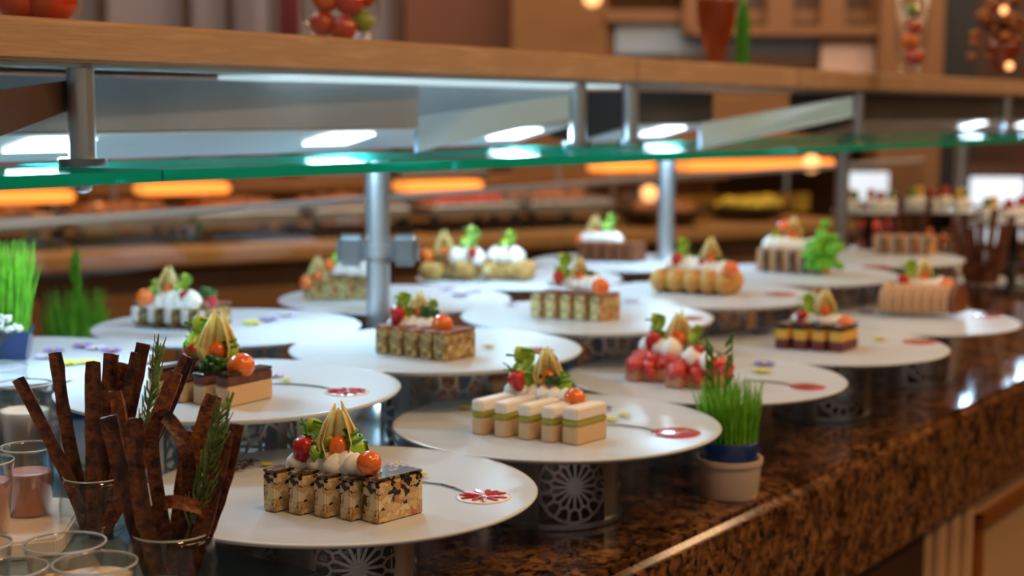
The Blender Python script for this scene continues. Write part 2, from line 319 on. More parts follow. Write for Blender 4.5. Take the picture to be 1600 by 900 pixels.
bgbox('wall_panel_right', 1516, -300, 1900, 520, 6.3, .3, M['dwood'], kind='structure')
bgbox('window_1', 1322, 268, 1388, 312, 5.7, .05, M['window'], kind='structure')
bgbox('window_2', 1522, 276, 1600, 318, 5.7, .05, M['window'], kind='structure')
bgbox('trim_9', 1600-90, 255, 1700, 275, 5.8, .1, M['dwood'], kind='structure')

# back bar: long wooden counter with warming pans
def back_counter():
    o = empty('back_bar_counter', (0, 0, 0))
    a = atz(-500, 432, -.40); c = atz(1330, 345, -.40)
    d = (c-a); d.z = 0; Ld = d.length; d.normalize(); nb = Vector((-d.y, d.x, 0))
    o.location = (a.x, a.y, 0); o.rotation_euler = (0, 0, atan2(d.y, d.x))
    b = bmesh.new(); bx(b, 0, -.04, .855, Ld, .85, .90, bev=.006); link('worktop', b, M['lwood'], o)
    b = bmesh.new(); bx(b, 0, .0, .0, Ld, .80, .854); link('body', b, M['dwood'], o)
    for k in range(int(Ld/.9)): 
        b = bmesh.new(); bx(b, .1+k*.9, -.015, .12, .85+k*.9, .0, .78, bev=.004); link('door_panel', b, M['wood'], o)
    b = bmesh.new(); bx(b, 0, .72, 1.02, Ld, .84, 1.06); bx(b, 0, .82, .90, Ld, .84, 1.02); link('back_shelf', b, M['wood'], o)
    tag(o, 'long wooden back bar with light worktop and brown panelled front', 'counter')
    return o, a, d, nb, Ld
bb, bA, bD, bN, bL = back_counter()
# positions on the back bar by distance t along and depth w
def bbp(t, w, z=.90): v = bA+bD*t+bN*w; return Vector((v.x, v.y, z))
ang_bb = atan2(bD.y, bD.x)
def t_of(px):                         # parameter where the vertical plane through px meets the bar
    r_ = ray(px, 380); r2 = Vector((r_.x, r_.y)); a2 = Vector((bA.x+bN.x*.3, bA.y+bN.y*.3)); d2 = Vector((bD.x, bD.y))
    den = r2.x*(-d2.y)+r2.y*d2.x; k = (a2.x*(-d2.y)+a2.y*d2.x)/den
    return ((r2*k-a2).dot(d2))
def chafing(px, food, lab):
    def mk():
        o = empty('chafing_pan', (0, 0, 0))
        b = bmesh.new(); bx(b, -.17, -.16, .0, .17, .16, .018); 
        for sx in (-.15, .15):
            for sy in (-.13, .13): bx(b, sx-.01, sy-.01, .018, sx+.01, sy+.01, .06)
        link('frame', b, M['black'], o)
        b = bmesh.new(); bx(b, -.165, -.15, .05, .165, .15, .095, bev=.01); link('pan', b, M['steel'], o)
        b = bmesh.new()
        for i in range(26): ball(b, (random.uniform(-.12, .12), random.uniform(-.11, .11), .095+random.uniform(0, .015)), .032, (1, 1, .6), 8)
        link('food', b, M[food], o, True); return o
    o = proto('chaf'+food, mk); o.location = bbp(t_of(px), .30); o.rotation_euler = (0, 0, ang_bb)
    tag(o, lab, 'chafing dish', 'chafing pans on the back bar'); return o
for px, fd, lb in [(-15, 'food', 'leftmost chafing pan of browned food on the back bar'), (190, 'food', 'second chafing pan from the left on the back bar'),
                   (365, 'food', 'chafing pan left of the large steel pole on the back bar'), (540, 'food', 'chafing pan just behind the large steel pole'),
                   (715, 'redfood', 'chafing pan heaped with red food right of the steel pole'), (860, 'food', 'chafing pan behind the far mocha cake')]:
    chafing(px, fd, lb)
def heat_lamp(px0, px1, y, lab):
    t0, t1 = t_of(px0), t_of(px1); w = t1-t0; p0 = bbp((t0+t1)/2, .34)
    dist = hypot(p0.x, p0.y); zc = E-(y-171)/2376*p0.y
    o = empty('heat_lamp', (p0.x, p0.y, .90), ang_bb); zl = zc-.90
    b = bmesh.new(); bx(b, -w/2-.03, -.10, zl+.022, w/2+.03, .10, zl+.06, bev=.01); link('shade', b, M['satin'], o)
    b = bmesh.new(); bx(b, -w/2, -.105, zl-.016, w/2, .02, zl+.016, bev=.008); link('heating_element', b, M['glow'], o)
    for sx in (-w/2-.01, w/2+.01): b = bmesh.new(); tube(b, [(sx, .19, 0), (sx, .19, zl+.04), (sx, .09, zl+.04)], .009); link('leg', b, M['steel'], o)
    tag(o, lab, 'heat lamp', 'orange heat lamps over the back bar'); return o
heat_lamp(-60, 112, 307, 'leftmost glowing orange heat lamp over the back bar')
heat_lamp(218, 352, 293, 'glowing orange heat lamp above the second pan from the left')
heat_lamp(625, 742, 288, 'short orange heat lamp right of the steel pole')
heat_lamp(1062, 1285, 254, 'longest orange heat lamp bar, right of the second steel pole')
heat_lamp(930, 1010, 258, 'short orange heat lamp left of the second steel pole')
def small_pan(px, w_, lab, m, cat='dish'):
    b = bmesh.new(); lathe(b, [(0, 0), (.10, 0), (.17, .05), (.175, .055), (.165, .055), (.10, .01), (0, .01)], 28)
    o = empty('serving_bowl', bbp(t_of(px), w_)); link('bowl', b, M['black'], o, True)
    b = bmesh.new()
    for i in range(22): ball(b, (random.uniform(-.1, .1), random.uniform(-.1, .1), .045+random.uniform(0, .02)), .035, (1, 1, .7), 8)
    link('food', b, M[m], o, True); tag(o, lab, cat); return o
small_pan(1135, .18, 'black round bowl of yellow food behind the golden choux plate', 'salad')
small_pan(985, .12, 'black round bowl behind the far mocha slices', 'food')
# yellow tray front rail on right of the back bar
b = bmesh.new(); t0, t1 = t_of(1062), t_of(1300); bx(b, -.5*(t1-t0), -.02, 0, .5*(t1-t0), .02, .07, bev=.004)
o = link('ticket_rail', b, M['salad']); o.location = bbp((t0+t1)/2, .45, .96+.06); o.rotation_euler = (0, 0, ang_bb)
o.location.z = .901; tag(o, 'long yellowish tray edge on the back bar right of the second steel pole', 'tray')

# ------------------------------------------------------------ main counter (local x along U, y away from the guests)
def to_counter(o): o.location = (0, 0, 0); o.rotation_euler = (0, 0, pi/2-H); return o
# local frame: x = s, y = -n
def s_at(px, n):              # station along the counter seen at image column px for offset n
    k = (px-800)/F; y0 = lambda s: (s*UX+n*NX)-k*cos(P)*(s*UY+n*NY)
    a, b = 0., 8.
    for _ in range(50):
        m_ = (a+b)/2
        if y0(m_) > 0: b = m_
        else: a = m_
    return a
def counter():
    o = to_counter(empty('buffet_counter', (0, 0, 0)))
    b = bmesh.new(); bx(b, .05, .655, CT-.145, 5.2, .72, CT, bev=.010); bx(b, .05, .70, CT-.04, 5.2, 1.045, CT-.0002); link('granite_slab', b, M['granite'], o)
    b = bmesh.new(); bx(b, .05, 1.045, CT-.04, 1.50, 1.62, CT+.0005, bev=.002); link('chilled_panel', b, M['coldplate'], o)
    b = bmesh.new(); bx(b, 1.501, 1.0452, CT-.04, 5.2, 1.62, CT-.0002); link('rear_slab', b, M['granite'], o)
    b = bmesh.new(); bx(b, .05, 1.62, CT-.04, 5.2, 1.74, CT); link('rear_ledge', b, M['granite'], o)
    b = bmesh.new(); bx(b, .05, .78, 0, 5.2, 1.72, CT-.041); link('body', b, M['dwood'], o)
    fp = bmesh.new(); bx(fp, 1.6, .685, .06, 5.2, .78, CT-.146); f = link('front_panel', fp, M['panel'], o)
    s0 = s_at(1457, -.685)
    rc = bmesh.new(); bx(rc, 1.2, .676, .06, s0-.002, .684, CT-.147); link('shade_panel', rc, M['dwood'], f)  # dark sheet stands for the shade under the slab
    for k, (w, m, d) in enumerate([(.022, 'panel', .012), (.018, 'gold', .004), (.034, 'panel', .014), (.02, 'gold', .004), (.034, 'panel', .014), (.022, 'gold', .004), (.034, 'panel', .014)]):
        b = bmesh.new(); bx(b, s0, .685-d, .06, s0+w, .684, CT-.147, bev=.003 if m == 'panel' else 0); s0 += w; link('moulding', b, M[m], f)
    for k in range(4):
        x0 = s0+.03+k*.75; b = bmesh.new()
        for a_, c_ in (((x0, .12), (x0+.02, .72)), ((x0+.6, .12), (x0+.62, .72)), ((x0, .12), (x0+.62, .14)), ((x0, .70), (x0+.62, .72))): bx(b, a_[0], .672, a_[1], c_[0], .684, c_[1])
        link('gold_frame', b, M['gold'], f)
    return tag(o, 'long buffet counter with polished brown granite edge and cream panelled front', 'counter')
counter()

# ------------------------------------------------------------ sneeze guard
def board():
    o = empty('display_shelf', (0, 0, 0)); zb, th = .0405, .037
    A = Vector(sn(.70, -1.078)); B = Vector(sn(2.62, -1.205)); Cc = Vector(sn(5.2, -1.22))
    def seg(a, c, name, m, off=0):
        d = (c-a); d.z = 0; Ld = d.length; d.normalize()
        b = bmesh.new(); bx(b, 0, 0, E+zb, Ld-.002, .34, E+zb+th, bev=.003); w = link(name, b, m, o); w.location = (a.x, a.y, 0); w.rotation_euler = (0, 0, atan2(d.y, d.x))
        b = bmesh.new(); bx(b, .0, .012, E+zb-.004, Ld, .30, E+zb-.0005); w2 = link('steel_underside', b, M['hoodlite'], o); w2.location = w.location; w2.rotation_euler = w.rotation_euler
        return w
    # split at the visible joints
    def lerp(t): return A+(B-A)*t
    d0 = (995-0)
    j1 = .70
    t1 = None
    for i in range(400):
        t = i/400; q = lerp(t)
        px = 800+F*q.x/(q.y*cos(P)+0)
        if px >= 995: t1 = t; break
    d = (B-A).normalized(); ang = atan2(d.y, d.x); q0 = lerp(.26); Lq = (lerp(t1)-q0).length-.02
    b = bmesh.new(); bx(b, 0, .018, E+zb-.0085, Lq, .13, E+zb-.0042, bev=.001); w3 = link('underside_glow', b, M['strip'], o); w3.location = (q0.x, q0.y, 0); w3.rotation_euler = (0, 0, ang)  # added glowing slab stands for the lamp-lit underside of the board
    seg(A-(B-A)*.35, lerp(t1), 'board', M['oak']); seg(lerp(t1), B, 'board', M['oak']); seg(B, Cc, 'board', M['oak'])
    return tag(o, 'long pale wooden display shelf running above the glass sneeze guard', 'shelf')
board()
GZ = -.052
def glass_shelf(s0, s1, lab, round_left=False, n0=-.985, n1=-.985, back=-1.145):
    o = empty('glass_shelf', sn((s0+s1)/2, n0, GZ-.010)); iv = o.location
    pts = []
    if round_left:
        r_ = .06; pts += [(s0, back)]+[(s0+r_-r_*cos(a), n0-r_+r_*sin(a)) for a in [i*pi/2/8 for i in range(9)]]
    else: pts += [(s0, back), (s0, n0)]
    pts += [(s1, n1), (s1, back)]
    P3 = [sn(s, n, GZ-.010)-iv for s, n in pts]; b = bmesh.new(); hull_prism(b, P3, (0, 0, .010))
    b.normal_update()
    for f in b.faces: f.material_index = 0 if abs(f.normal.z) > .5 else 1
    link('pane', b, None, o, mats=[M['shelfglass'], M['teal']]); return tag(o, lab, 'glass shelf', 'glass shelves of the sneeze guard')
glass_shelf(.30, .892, 'left glass shelf pane with teal edge under the nearest hanging post', n0=-.985, n1=-1.0)
glass_shelf(.895, 1.70, 'middle and longest teal-edged glass shelf pane', n0=-1.0, n1=-.93, back=-1.20)
glass_shelf(1.703, 3.6, 'right glass shelf pane fading away towards the far end', n0=-.93, n1=-.95, back=-1.26)
def hood(s0, s1, lab, lamps, n=-1.17, m='hood', zt=.030):
    o = empty('light_hood', sn(s0, n, 0)); iv = o.location
    prof = [(n, zt), (n, -.021), (n-.11, -.050), (n-.16, -.045), (n-.16, zt)]
    b = bmesh.new(); hull_prism(b, [sn(s0, a, z)-iv for a, z in prof], sn(s1, 0, 0)-sn(s0, 0, 0)); link('housing', b, M[m], o)
    b = bmesh.new()
    pr = [(n-.002, -.0225), (n-.108, -.0505), (n-.108, -.0525), (n-.002, -.0245)]
    hull_prism(b, [sn(s0+.003, a, z)-iv for a, z in pr], sn(s1-.003, 0, 0)-sn(s0+.003, 0, 0)); link('underside', b, M['hoodlite'], o)
    for s in lamps:
        w, l_ = .058, (.05 if s < .8 else .075)
        
        def pt(ds, dn): zz = -.0245+(dn/-.106)*-.028-.0012; return sn(s+ds, n-.002+dn, zz)-iv
        q = [pt(-l_/2, -.010), pt(l_/2, -.010), pt(l_/2, -.056), pt(-l_/2, -.056)]
        b = bmesh.new(); nrm = (q[1]-q[0]).cross(q[3]-q[0]).normalized(); nrm = nrm if nrm.z < 0 else -nrm
        hull_prism(b, q, nrm*.002); link('lamp_lens', b, M['lamp'], o)
        cc = sum(q, Vector())/4+iv+nrm*.006
        cc = sum(q, Vector())/4+iv+nrm*.004; lt = area('lamp_light', cc, cc+nrm, l_, (q[3]-q[0]).length, LP, COOL)
        xa = (q[1]-q[0]).normalized(); za = -nrm; ya = za.cross(xa)
        lt.rotation_euler = Matrix((xa, ya, za)).transposed().to_euler()
    return tag(o, lab, 'light fixture', 'light hoods under the display shelf')
LP = 1.2
hood(.45, 1.455, 'nearest steel light hood under the wooden shelf, left of the big pole', [s_at(45, -1.235), s_at(500, -1.235)])
hood(1.50, s_at(893, -1.235), 'second steel light hood, between the big pole and the double hanging posts', [s_at(778, -1.30)], n=-1.235)
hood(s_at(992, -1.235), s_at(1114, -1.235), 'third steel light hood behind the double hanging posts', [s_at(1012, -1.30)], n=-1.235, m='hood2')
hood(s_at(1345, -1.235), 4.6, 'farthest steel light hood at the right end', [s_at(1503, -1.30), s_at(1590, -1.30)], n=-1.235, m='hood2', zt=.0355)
def bracket(pts, th, m, lab):
    b = bmesh.new(); c = sum(pts, Vector())/4; hull_prism(b, [p_-c for p_ in pts], (-NX*th, -NY*th, 0)); o = link('support_bracket', b, m); o.location = c
    return tag(o, lab, 'bracket', 'sloping brackets of the sneeze guard')
bracket([aty(-60, 152, 1.20), aty(109, 127, 1.385), aty(109, 174, 1.385), aty(-60, 238, 1.20)], .004, M['darkbracket'], 'dark brown sloping bracket left of the nearest hanging post')
bracket([aty(652, 184, 1.89), aty(889, 149, 2.05), aty(889, 183, 2.05), aty(652, 238, 1.89)], .004, M['bracket'], 'pale steel sloping bracket left of the middle hanging post')
bracket([aty(1095, 192, 2.55), aty(1333, 150, 2.62), aty(1333, 181, 2.62), aty(1095, 232, 2.5)], .004, M['bracket'], 'pale steel sloping bracket left of the far hanging post')
def hanging_post(px, py, Y, r_, lab):
    top = .0402; q = aty(px, py, Y); o = empty('hanging_post', (q.x, q.y, E+GZ))
    b = bmesh.new(); lathe(b, [(0, .008), (r_, .008), (r_, top-GZ-.004), (0, top-GZ-.004)], 32); link('tube', b, M['steel'], o, True).modifiers.new('e', 'EDGE_SPLIT')
    b = bmesh.new(); lathe(b, [(0, .0005), (r_*1.75, .0005), (r_*1.8, .002), (r_*1.8, .007), (r_*1.7, .008), (0, .008)], 32); link('flange', b, M['satin'], o, True).modifiers.new('e', 'EDGE_SPLIT')
    b = bmesh.new(); lathe(b, [(0, -.024), (r_*.35, -.0235), (r_*.6, -.021), (r_*.62, -.0115), (0, -.0115)], 6 if False else 20); link('nut', b, M['steel'], o, True)
    return tag(o, lab, 'metal post', 'hanging posts between wooden shelf and glass')
def nb(s): return -1.078-.127*(s-.70)/1.92-.020
for px_, r__, lb_ in [(129, .0122, 'nearest brushed steel hanging post at the left'), (903, .0118, 'steel hanging post in the middle, left of its twin'), (985, .0118, 'steel hanging post just right of its middle twin'),
                      (1339, .0122, 'steel hanging post at the right end of the third bracket'), (1570, .0122, 'farthest steel hanging post at the right edge')]:
    n_ = -1.15
    for _ in range(12): s_ = s_at(px_, n_); n_ = nb(min(s_, 2.7))
    q_ = sn(s_, n_); hanging_post(px_, 230, q_.y, r__, lb_)
def pole(px, py, Y, r_, lab, ztop=-.054):
    q = aty(px, py, Y); o = empty('steel_pole', (q.x, q.y, CT+.001)); hgt = E+ztop-CT-.001
    b = bmesh.new(); lathe(b, [(0, .03), (r_, .03), (r_, hgt), (0, hgt)], 36); link('tube', b, M['steel'], o, True).modifiers.new('e', 'EDGE_SPLIT')
    b = bmesh.new(); lathe(b, [(0, 0), (r_*2, 0), (r_*2, .006), (r_*1.5, .012), (r_*1.25, .03), (0, .03)], 36); link('base', b, M['steel'], o, True)
    return tag(o, lab, 'pole', 'upright steel poles of the sneeze guard')
pl1 = pole(592, 500, 1.90, .0152, 'thickest steel pole standing between the plates, left of centre')
pole(1042, 300, 2.62, .0150, 'second steel pole, behind the golden choux plate')
pole(1316, 300, 3.35, .0152, 'third steel pole, right of the mocha slices plate')
pole(1502, 260, 3.75, .0152, 'fourth and farthest steel pole near the right edge')
# clear rear guard panel with its bright top edge
def rear_guard():
    o = to_counter(empty('rear_glass_guard', (0, 0, 0)))
    b = bmesh.new(); bx(b, .3, 1.690, CT+.0005, 4.6, 1.696, E-.156); link('pane', b, M['glass'], o)
    b = bmesh.new(); bx(b, .3, 1.684, E-.156, 4.6, 1.701, E-.146); link('lit_glass_edge', b, M['litedge'], o)  # white bar stands for light caught by the glass edge
    return tag(o, 'clear glass guard with thin bright top edge along the rear of the counter', 'glass panel')
rear_guard()
# twin clip boxes on the pole
def clip():
    q = pl1.location; o = empty('pole_clamp', (q.x, q.y, E-.175-.02)); 
    for sx in (-.034, .034):
        b = bmesh.new(); bx(b, sx-.017, -.012, 0, sx+.017, .016, .04, bev=.006); link('clamp_block', b, M['satin'], o)
    b = bmesh.new(); lathe(b, [(.0156, .012), (.019, .012), (.019, .028), (.0156, .028)], 28, close=True); link('collar', b, M['steel'], o)
    return tag(o, 'steel clamp with two square blocks on the thick pole', 'clamp')
clip()

# ------------------------------------------------------------ plates and pedestals
ZF, ZR = -.3026, -.258
PR = .16
def mk_plate():
    o = bmesh.new()
    lathe(o, [(0, -.0075), (PR-.016, -.0075), (PR-.002, -.0035), (PR, -.0012), (PR-.0015, .0), (PR-.006, -.0006), (PR-.04, -.0010), (0, -.0010)], 96)
    return o
plate_me = None
def mk_stand(h):
    """cylindrical steel pedestal with cut-out rosettes"""
    o = empty('plate_stand', (0, 0, 0)); r_ = .062
    b = bmesh.new(); lathe(b, [(r_+.002, 0), (r_+.002, .005), (r_-.001, .005), (r_-.001, 0)], 64, close=True); link('bottom_ring', b, M['steel'], o)
    b = bmesh.new(); lathe(b, [(r_+.001, h-.004), (r_+.001, h), (0, h), (0, h-.004)], 64); link('top_disc', b, M['satin'], o)
    # perforated wall: strips wrapped round the cylinder
    nros = 4; rr = (h-.010)/2; zc = h/2
    def wrap(a, z, rad): return Vector((rad*cos(a), rad*sin(a), z))
    for k in range(nros):
        b = bmesh.new(); ac = k*2*pi/nros+R(-70)
        def strip(p0, p1, w, depth=.0015):
            p0 = Vector(p0); p1 = Vector(p1); d = (p1-p0); Ls = d.length; d.normalize(); q = Vector((-d.y, d.x))*w/2; m_ = max(2, int(Ls/.006))
            prev = None
            for i in range(m_+1):
                c_ = p0+(p1-p0)*i/m_; ring = [b.verts.new(wrap(ac+pp.x/r_, zc+pp.y, rad)) for pp, rad in ((c_-q, r_), (c_+q, r_), (c_+q, r_-depth), (c_-q, r_-depth))]
                if prev:
                    for j in range(4): b.faces.new((prev[j], prev[(j+1) % 4], ring[(j+1) % 4], ring[j]))
                else: b.faces.new(ring)
                prev = ring
            b.faces.new(prev[::-1])
        nsp = 16; r0, r1, r2 = .006, rr*.58, rr*.98
        for i in range(nsp):
            a = 2*pi*i/nsp
            strip((r0*.4*cos(a), r0*.4*sin(a)), (r1*cos(a), r1*sin(a)), .0026)
            a1 = a+pi/nsp; a2 = a-pi/nsp
            strip((r1*cos(a), r1*sin(a)), (r1*1.18*cos(a1), r1*1.18*sin(a1)), .0024); strip((r1*cos(a), r1*sin(a)), (r1*1.18*cos(a2), r1*1.18*sin(a2)), .0024)
            strip((r1*1.15*cos(a1), r1*1.15*sin(a1)), (r2*cos(a1), r2*sin(a1)), .0028)
            aa, ab = 2*pi*i/nsp, 2*pi*(i+1)/nsp
            strip((r2*cos(aa), r2*sin(aa)), (r2*cos(ab), r2*sin(ab)), .003)
        strip((-.005, 0), (.005, 0), .010)
        link('rosette_screen', b, M['steel'], o)
    # plain solid strips between rosettes
    for k in range(nros):
        ac = k*2*pi/nros+R(-70)+pi/nros; half = pi/nros-rr/r_*.96; b = bmesh.new(); n_ = 8; prev = None
        for i in range(n_+1):
            a = ac-half+2*half*i/n_; ring = [b.verts.new(wrap(a, z, rad)) for z, rad in ((.004, r_), (h-.003, r_), (h-.003, r_-.0015), (.004, r_-.0015))]
            if prev:
                for j in range(4): b.faces.new((prev[j], prev[(j+1) % 4], ring[(j+1) % 4], ring[j]))
            else: b.faces.new(ring)
            prev = ring
        b.faces.new(prev[::-1]); link('plain_strip', b, M['steel'], o)
    return o
PLATES = {}
def plate(key, s, n, z, desc):
    global plate_me
    c = sn(s, n, z)
    if plate_me is None:
        o = link('dessert_plate', mk_plate(), None, smooth=True, mats=[M['plate']]); plate_me = o
    else: o = plate_me.copy(); COL.objects.link(o)
    o.location = c; tag(o, 'white plate with '+desc, 'plate', 'round white cake plates')
    hgt = c.z-.0078-(CT+.0012)
    st = proto('stand%.3f' % hgt, lambda: mk_stand(hgt)); st.location = (c.x, c.y, CT+.0010); st.rotation_euler = (0, 0, R(random.choice((0, 0, 6, -5))))
    tag(st, 'cut-out steel stand under '+desc, 'plate stand', 'cut-out steel plate stands')
    PLATES[key] = c; return c
D = {'P1': 'the speckled terrine slices nearest the camera', 'P2': 'the white and lime layered cakes', 'P7': 'the red raspberry cakes', 'P8': 'the chocolate, yellow and plum slices',
     'P9': 'the rounded mocha log', 'P3': 'the chocolate-topped tan cakes', 'P4': 'the brown nut roll slices with a berry, centre', 'P6': 'the tall green-brown roll slices, right of centre',
     'P10': 'the golden choux cakes', 'P11': 'the striped brown slices with a bright green garnish', 'P15': 'no cake, only flowers, at the left edge', 'P5': 'the cream-spiral roll slices at the far left',
     'P12': 'the pale roll slices just left of the thick pole', 'P13': 'the three tan mounds', 'P14': 'the farthest dark mocha slices', 'P16': 'the small far cakes beside the far chocolate sticks', 'P17': 'the cakes behind the mocha log'}
for k, s, n, z in [('P1', .895, -.803, ZF), ('P2', 1.213, -.805, ZF), ('P7', 1.527, -.81, ZF), ('P8', 1.834, -.801, ZF), ('P9', 2.134, -.802, ZF),
                   ('P3', .993, -1.026, ZR), ('P4', 1.295, -1.018, ZR), ('P6', 1.613, -1.025, ZR), ('P10', 1.909, -1.018, ZR), ('P11', 2.234, -1.023, ZR),
                   ('P15', .962, -1.335, ZR), ('P5', 1.278, -1.322, ZR), ('P12', 1.606, -1.334, ZR), ('P13', 1.92, -1.345, ZR), ('P14', 2.235, -1.345, ZR),
                   ('P17', 2.56, -1.03, ZR)]:
    plate(k, s, n, z, D[k])

# ------------------------------------------------------------ cakes
ORD = ['leftmost', 'second from the left', 'third from the left', 'fourth from the left', 'fifth from the left', 'sixth from the left', 'seventh from the left', 'eighth from the left', 'ninth from the left']
LAY = {   # kind: list of (part, material, fraction) from the bottom, or shape
 'terrine': [('body', 'terr', .93), ('glaze', 'terrtop', .07)],
 'lime': [('mousse', 'tan', .50), ('jelly_layer', 'green', .17), ('top_layer', 'white', .33)],
 'chocolate': [('mousse', 'tan', .62), ('sponge_layer', 'chocsp', .30), ('glaze', 'choc', .08)],
 'nutroll': [('body', 'dacq', .90), ('crust', 'dacqtop', .10)],
 'paleroll': [('body', 'swiss', .93), ('crust', 'dacqtop', .07)],
 'mango': [('base', 'plum', .38), ('mousse', 'yellow', .40), ('glaze', 'choc', .22)],
 'stripe': [('body', 'log', 1.0)], 'dark': [('body', 'logend', 1.0)],
}
def slice_mesh(w, L_, z0, z1, bev=.0012, jitter=0, seed=0):
    b = bmesh.new(); bx(b, -w, 0, z0, 0, L_, z1, bev=min(bev, (z1-z0)*.3))
    return b
def cake(key, kind, c0, c1, n, t, L_, h, head, desc, name='cake_slice', last=None, skip=(), step_pos=None):
    """row of slices; c0, c1 = image points of the nearest bottom corner of the first and last slice"""
    zt = PLATES[key].z-E-.0009; A = atz(*c0, zt); B = atz(*c1, zt); out = []
    for i in range(n):
        f = i/(n-1) if n > 1 else 0; q = A.lerp(B, f)
        tt, LL, hh = (t, L_, h) if not (last and i == n-1) else last
        yaw = pi/2-head-pi/2                                  # local +y points along heading
        o = empty(name, q, yaw+R(random.uniform(-3, 3))); z = 0
        if kind in ('choux', 'rasp', 'mocha', 'mound', 'spiral'):
            if kind == 'choux':
                b = bmesh.new()
                for k in range(7): ball(b, (-tt/2+random.uniform(-.002, .002), LL*(k+.5)/7, hh*.5), hh*.5, (tt/hh*1.1, .7, 1), 12)
                link('choux_pastry', b, M['tanroll'], o, True); b = bmesh.new(); ball(b, (-tt/2, .003, hh*.45), hh*.28, (1, .6, 1), 10); link('cream_filling', b, M['cream'], o, True)
            elif kind == 'rasp':
                b = bmesh.new(); bx(b, -tt, 0, 0, 0, LL, hh*.5, bev=.002); link('sponge', b, M['pinksp'], o)
                b = bmesh.new(); rd = random.Random(i)
                for k in range(26): ball(b, (-tt/2+rd.uniform(-.5, .5)*tt, LL*rd.random(), hh*rd.uniform(.35, .92)), .0062, (1, 1, 1), 8)
                bx(b, -tt, 0, hh*.5, 0, LL, hh*.9, bev=.003); link('raspberry_topping', b, M['red'], o, True)
            elif kind == 'spiral':
                b = bmesh.new(); bx(b, -tt, 0, 0, 0, LL, hh, bev=.005); link('roll', b, M['dacq'], o)
                b = bmesh.new(); bx(b, -tt*.8, -.0015, hh*.2, -tt*.2, .004, hh*.85, bev=.0015); link('cream_filling', b, M['cream'], o)
                b = bmesh.new(); bx(b, -tt+.001, .001, hh, -.001, LL-.001, hh+.002, bev=.0005); link('crust', b, M['dacqtop'], o)
            elif kind == 'mocha':
                b = bmesh.new(); rw = LL/2; pts = [Vector((0, rw+rw*cos(a), max(0, hh*.45+hh*.55*sin(a)))) for a in [pi*1.18-i_*(pi*1.36)/18 for i_ in range(19)]]
                hull_prism(b, pts, (-tt, 0, 0)); link('log_slice', b, M['logend'] if i == n-1 else M['log'], o)
                if i < n-1:
                    b = bmesh.new(); hull_prism(b, [Vector((p_.x+.0006, rw+(p_.y-rw)*.97, p_.z*.97+.0005)) for p_ in pts], (.0022, 0, 0)); link('cream_layer', b, M['logcream'], o)
            elif kind == 'mound':
                b = bmesh.new()
                for k in range(9): ball(b, (-tt/2+random.uniform(-.3, .3)*tt, LL*random.random(), hh*random.uniform(.35, .55)), hh*.45, (1, 1, 1), 10)
                link('pastry', b, M['moundm'], o, True)
                b = bmesh.new(); ball(b, (-tt/2, -.002, hh*.42), hh*.30, (1, .6, 1), 10); link('cream_filling', b, M['swiss'], o, True)
        else:
            for pn, mn, fr in LAY[kind]:
                b = slice_mesh(tt, LL, z, z+hh*fr-.0001, seed=i); z += hh*fr
                link(pn, b, M[mn], o)
            if kind == 'stripe' :
                b = bmesh.new(); bx(b, -tt*.35, -.0008, .001, -.0008, LL+.0005, h-.001); link('chocolate_layer', b, M['choc'], o)
        od = 'rightmost' if i == n-1 else ORD[i]
        tag(o, '%s, %s' % (desc[0].replace('slice', 'slice'), od+' of '+desc[1]), 'cake', desc[1]); out.append(o)
    return out
HD = R(37)
cake('P1', 'terrine', (432, 803), (592, 821), 5, .0135, .050, .0325, R(40), ('speckled terrine slice', 'the dark-topped slices on the nearest plate'), 'terrine_slice', last=(.0175, .047, .034))
cake('P2', 'lime', (755, 681), (903, 697), 5, .0135, .052, .0330, R(38), ('white-topped tan cake', 'the lime-layered cakes'), 'layer_cake_slice', last=(.018, .046, .034))
cake('P3', 'chocolate', (250, 628), (358, 639), 4, .0150, .055, .0285, R(36), ('chocolate-glazed cake', 'the tan cakes behind the stick jars'), 'layer_cake_slice', last=(.0155, .058, .0295))
cake('P4', 'nutroll', (603, 554), (697, 566), 5, .0150, .048, .0300, R(37), ('brown-crusted nut roll slice', 'the nut roll slices at centre'), 'roll_slice', last=(.0165, .050, .0305))
cake('P5', 'spiral', (218, 513), (322, 519), 5, .0170, .045, .0290, R(37), ('roll slice with cream centre', 'the cream-spiral slices at far left'), 'roll_slice')
cake('P6', 'paleroll', (845, 497), (938, 503), 5, .0160, .045, .0330, R(37), ('brown-crusted slice', 'the tall pale roll slices right of centre'), 'roll_slice')
cake('P7', 'rasp', (997, 597), (1040, 598), 3, .0170, .030, .0300, R(37), ('red raspberry-topped cake', 'the rear raspberry cakes'), 'raspberry_cake')
cake('P7', 'rasp', (1063, 608), (1122, 607), 3, .0190, .030, .0300, R(37), ('red raspberry-topped cake', 'the front raspberry cakes behind the grass'), 'raspberry_cake')
cake('P8', 'mango', (1230, 545), (1316, 550), 4, .0165, .050, .0330, R(37), ('dark-glazed slice', 'the yellow and plum layered slices'), 'layer_cake_slice', last=(.0175, .055, .033))
cake('P9', 'mocha', (1385, 494), (1490, 497), 8, .0125, .050, .0480, R(37), ('rounded mocha log slice', 'the mocha log slices at right'), 'log_slice', last=(.018, .050, .048))
cake('P10', 'choux', (1040, 457), (1140, 462), 5, .0230, .045, .0350, R(37), ('golden choux pastry', 'the golden choux cakes'), 'choux_cake')
cake('P11', 'stripe', (1198, 424), (1280, 428), 5, .0180, .045, .0380, R(37), ('brown slice', 'the chocolate-striped slices beside the lime-green leaves'), 'cake_slice')
cake('P12', 'paleroll', (490, 470), (570, 470), 4, .0200, .045, .0360, R(37), ('pale pistachio roll slice', 'the slices left of the thick pole'), 'roll_slice')
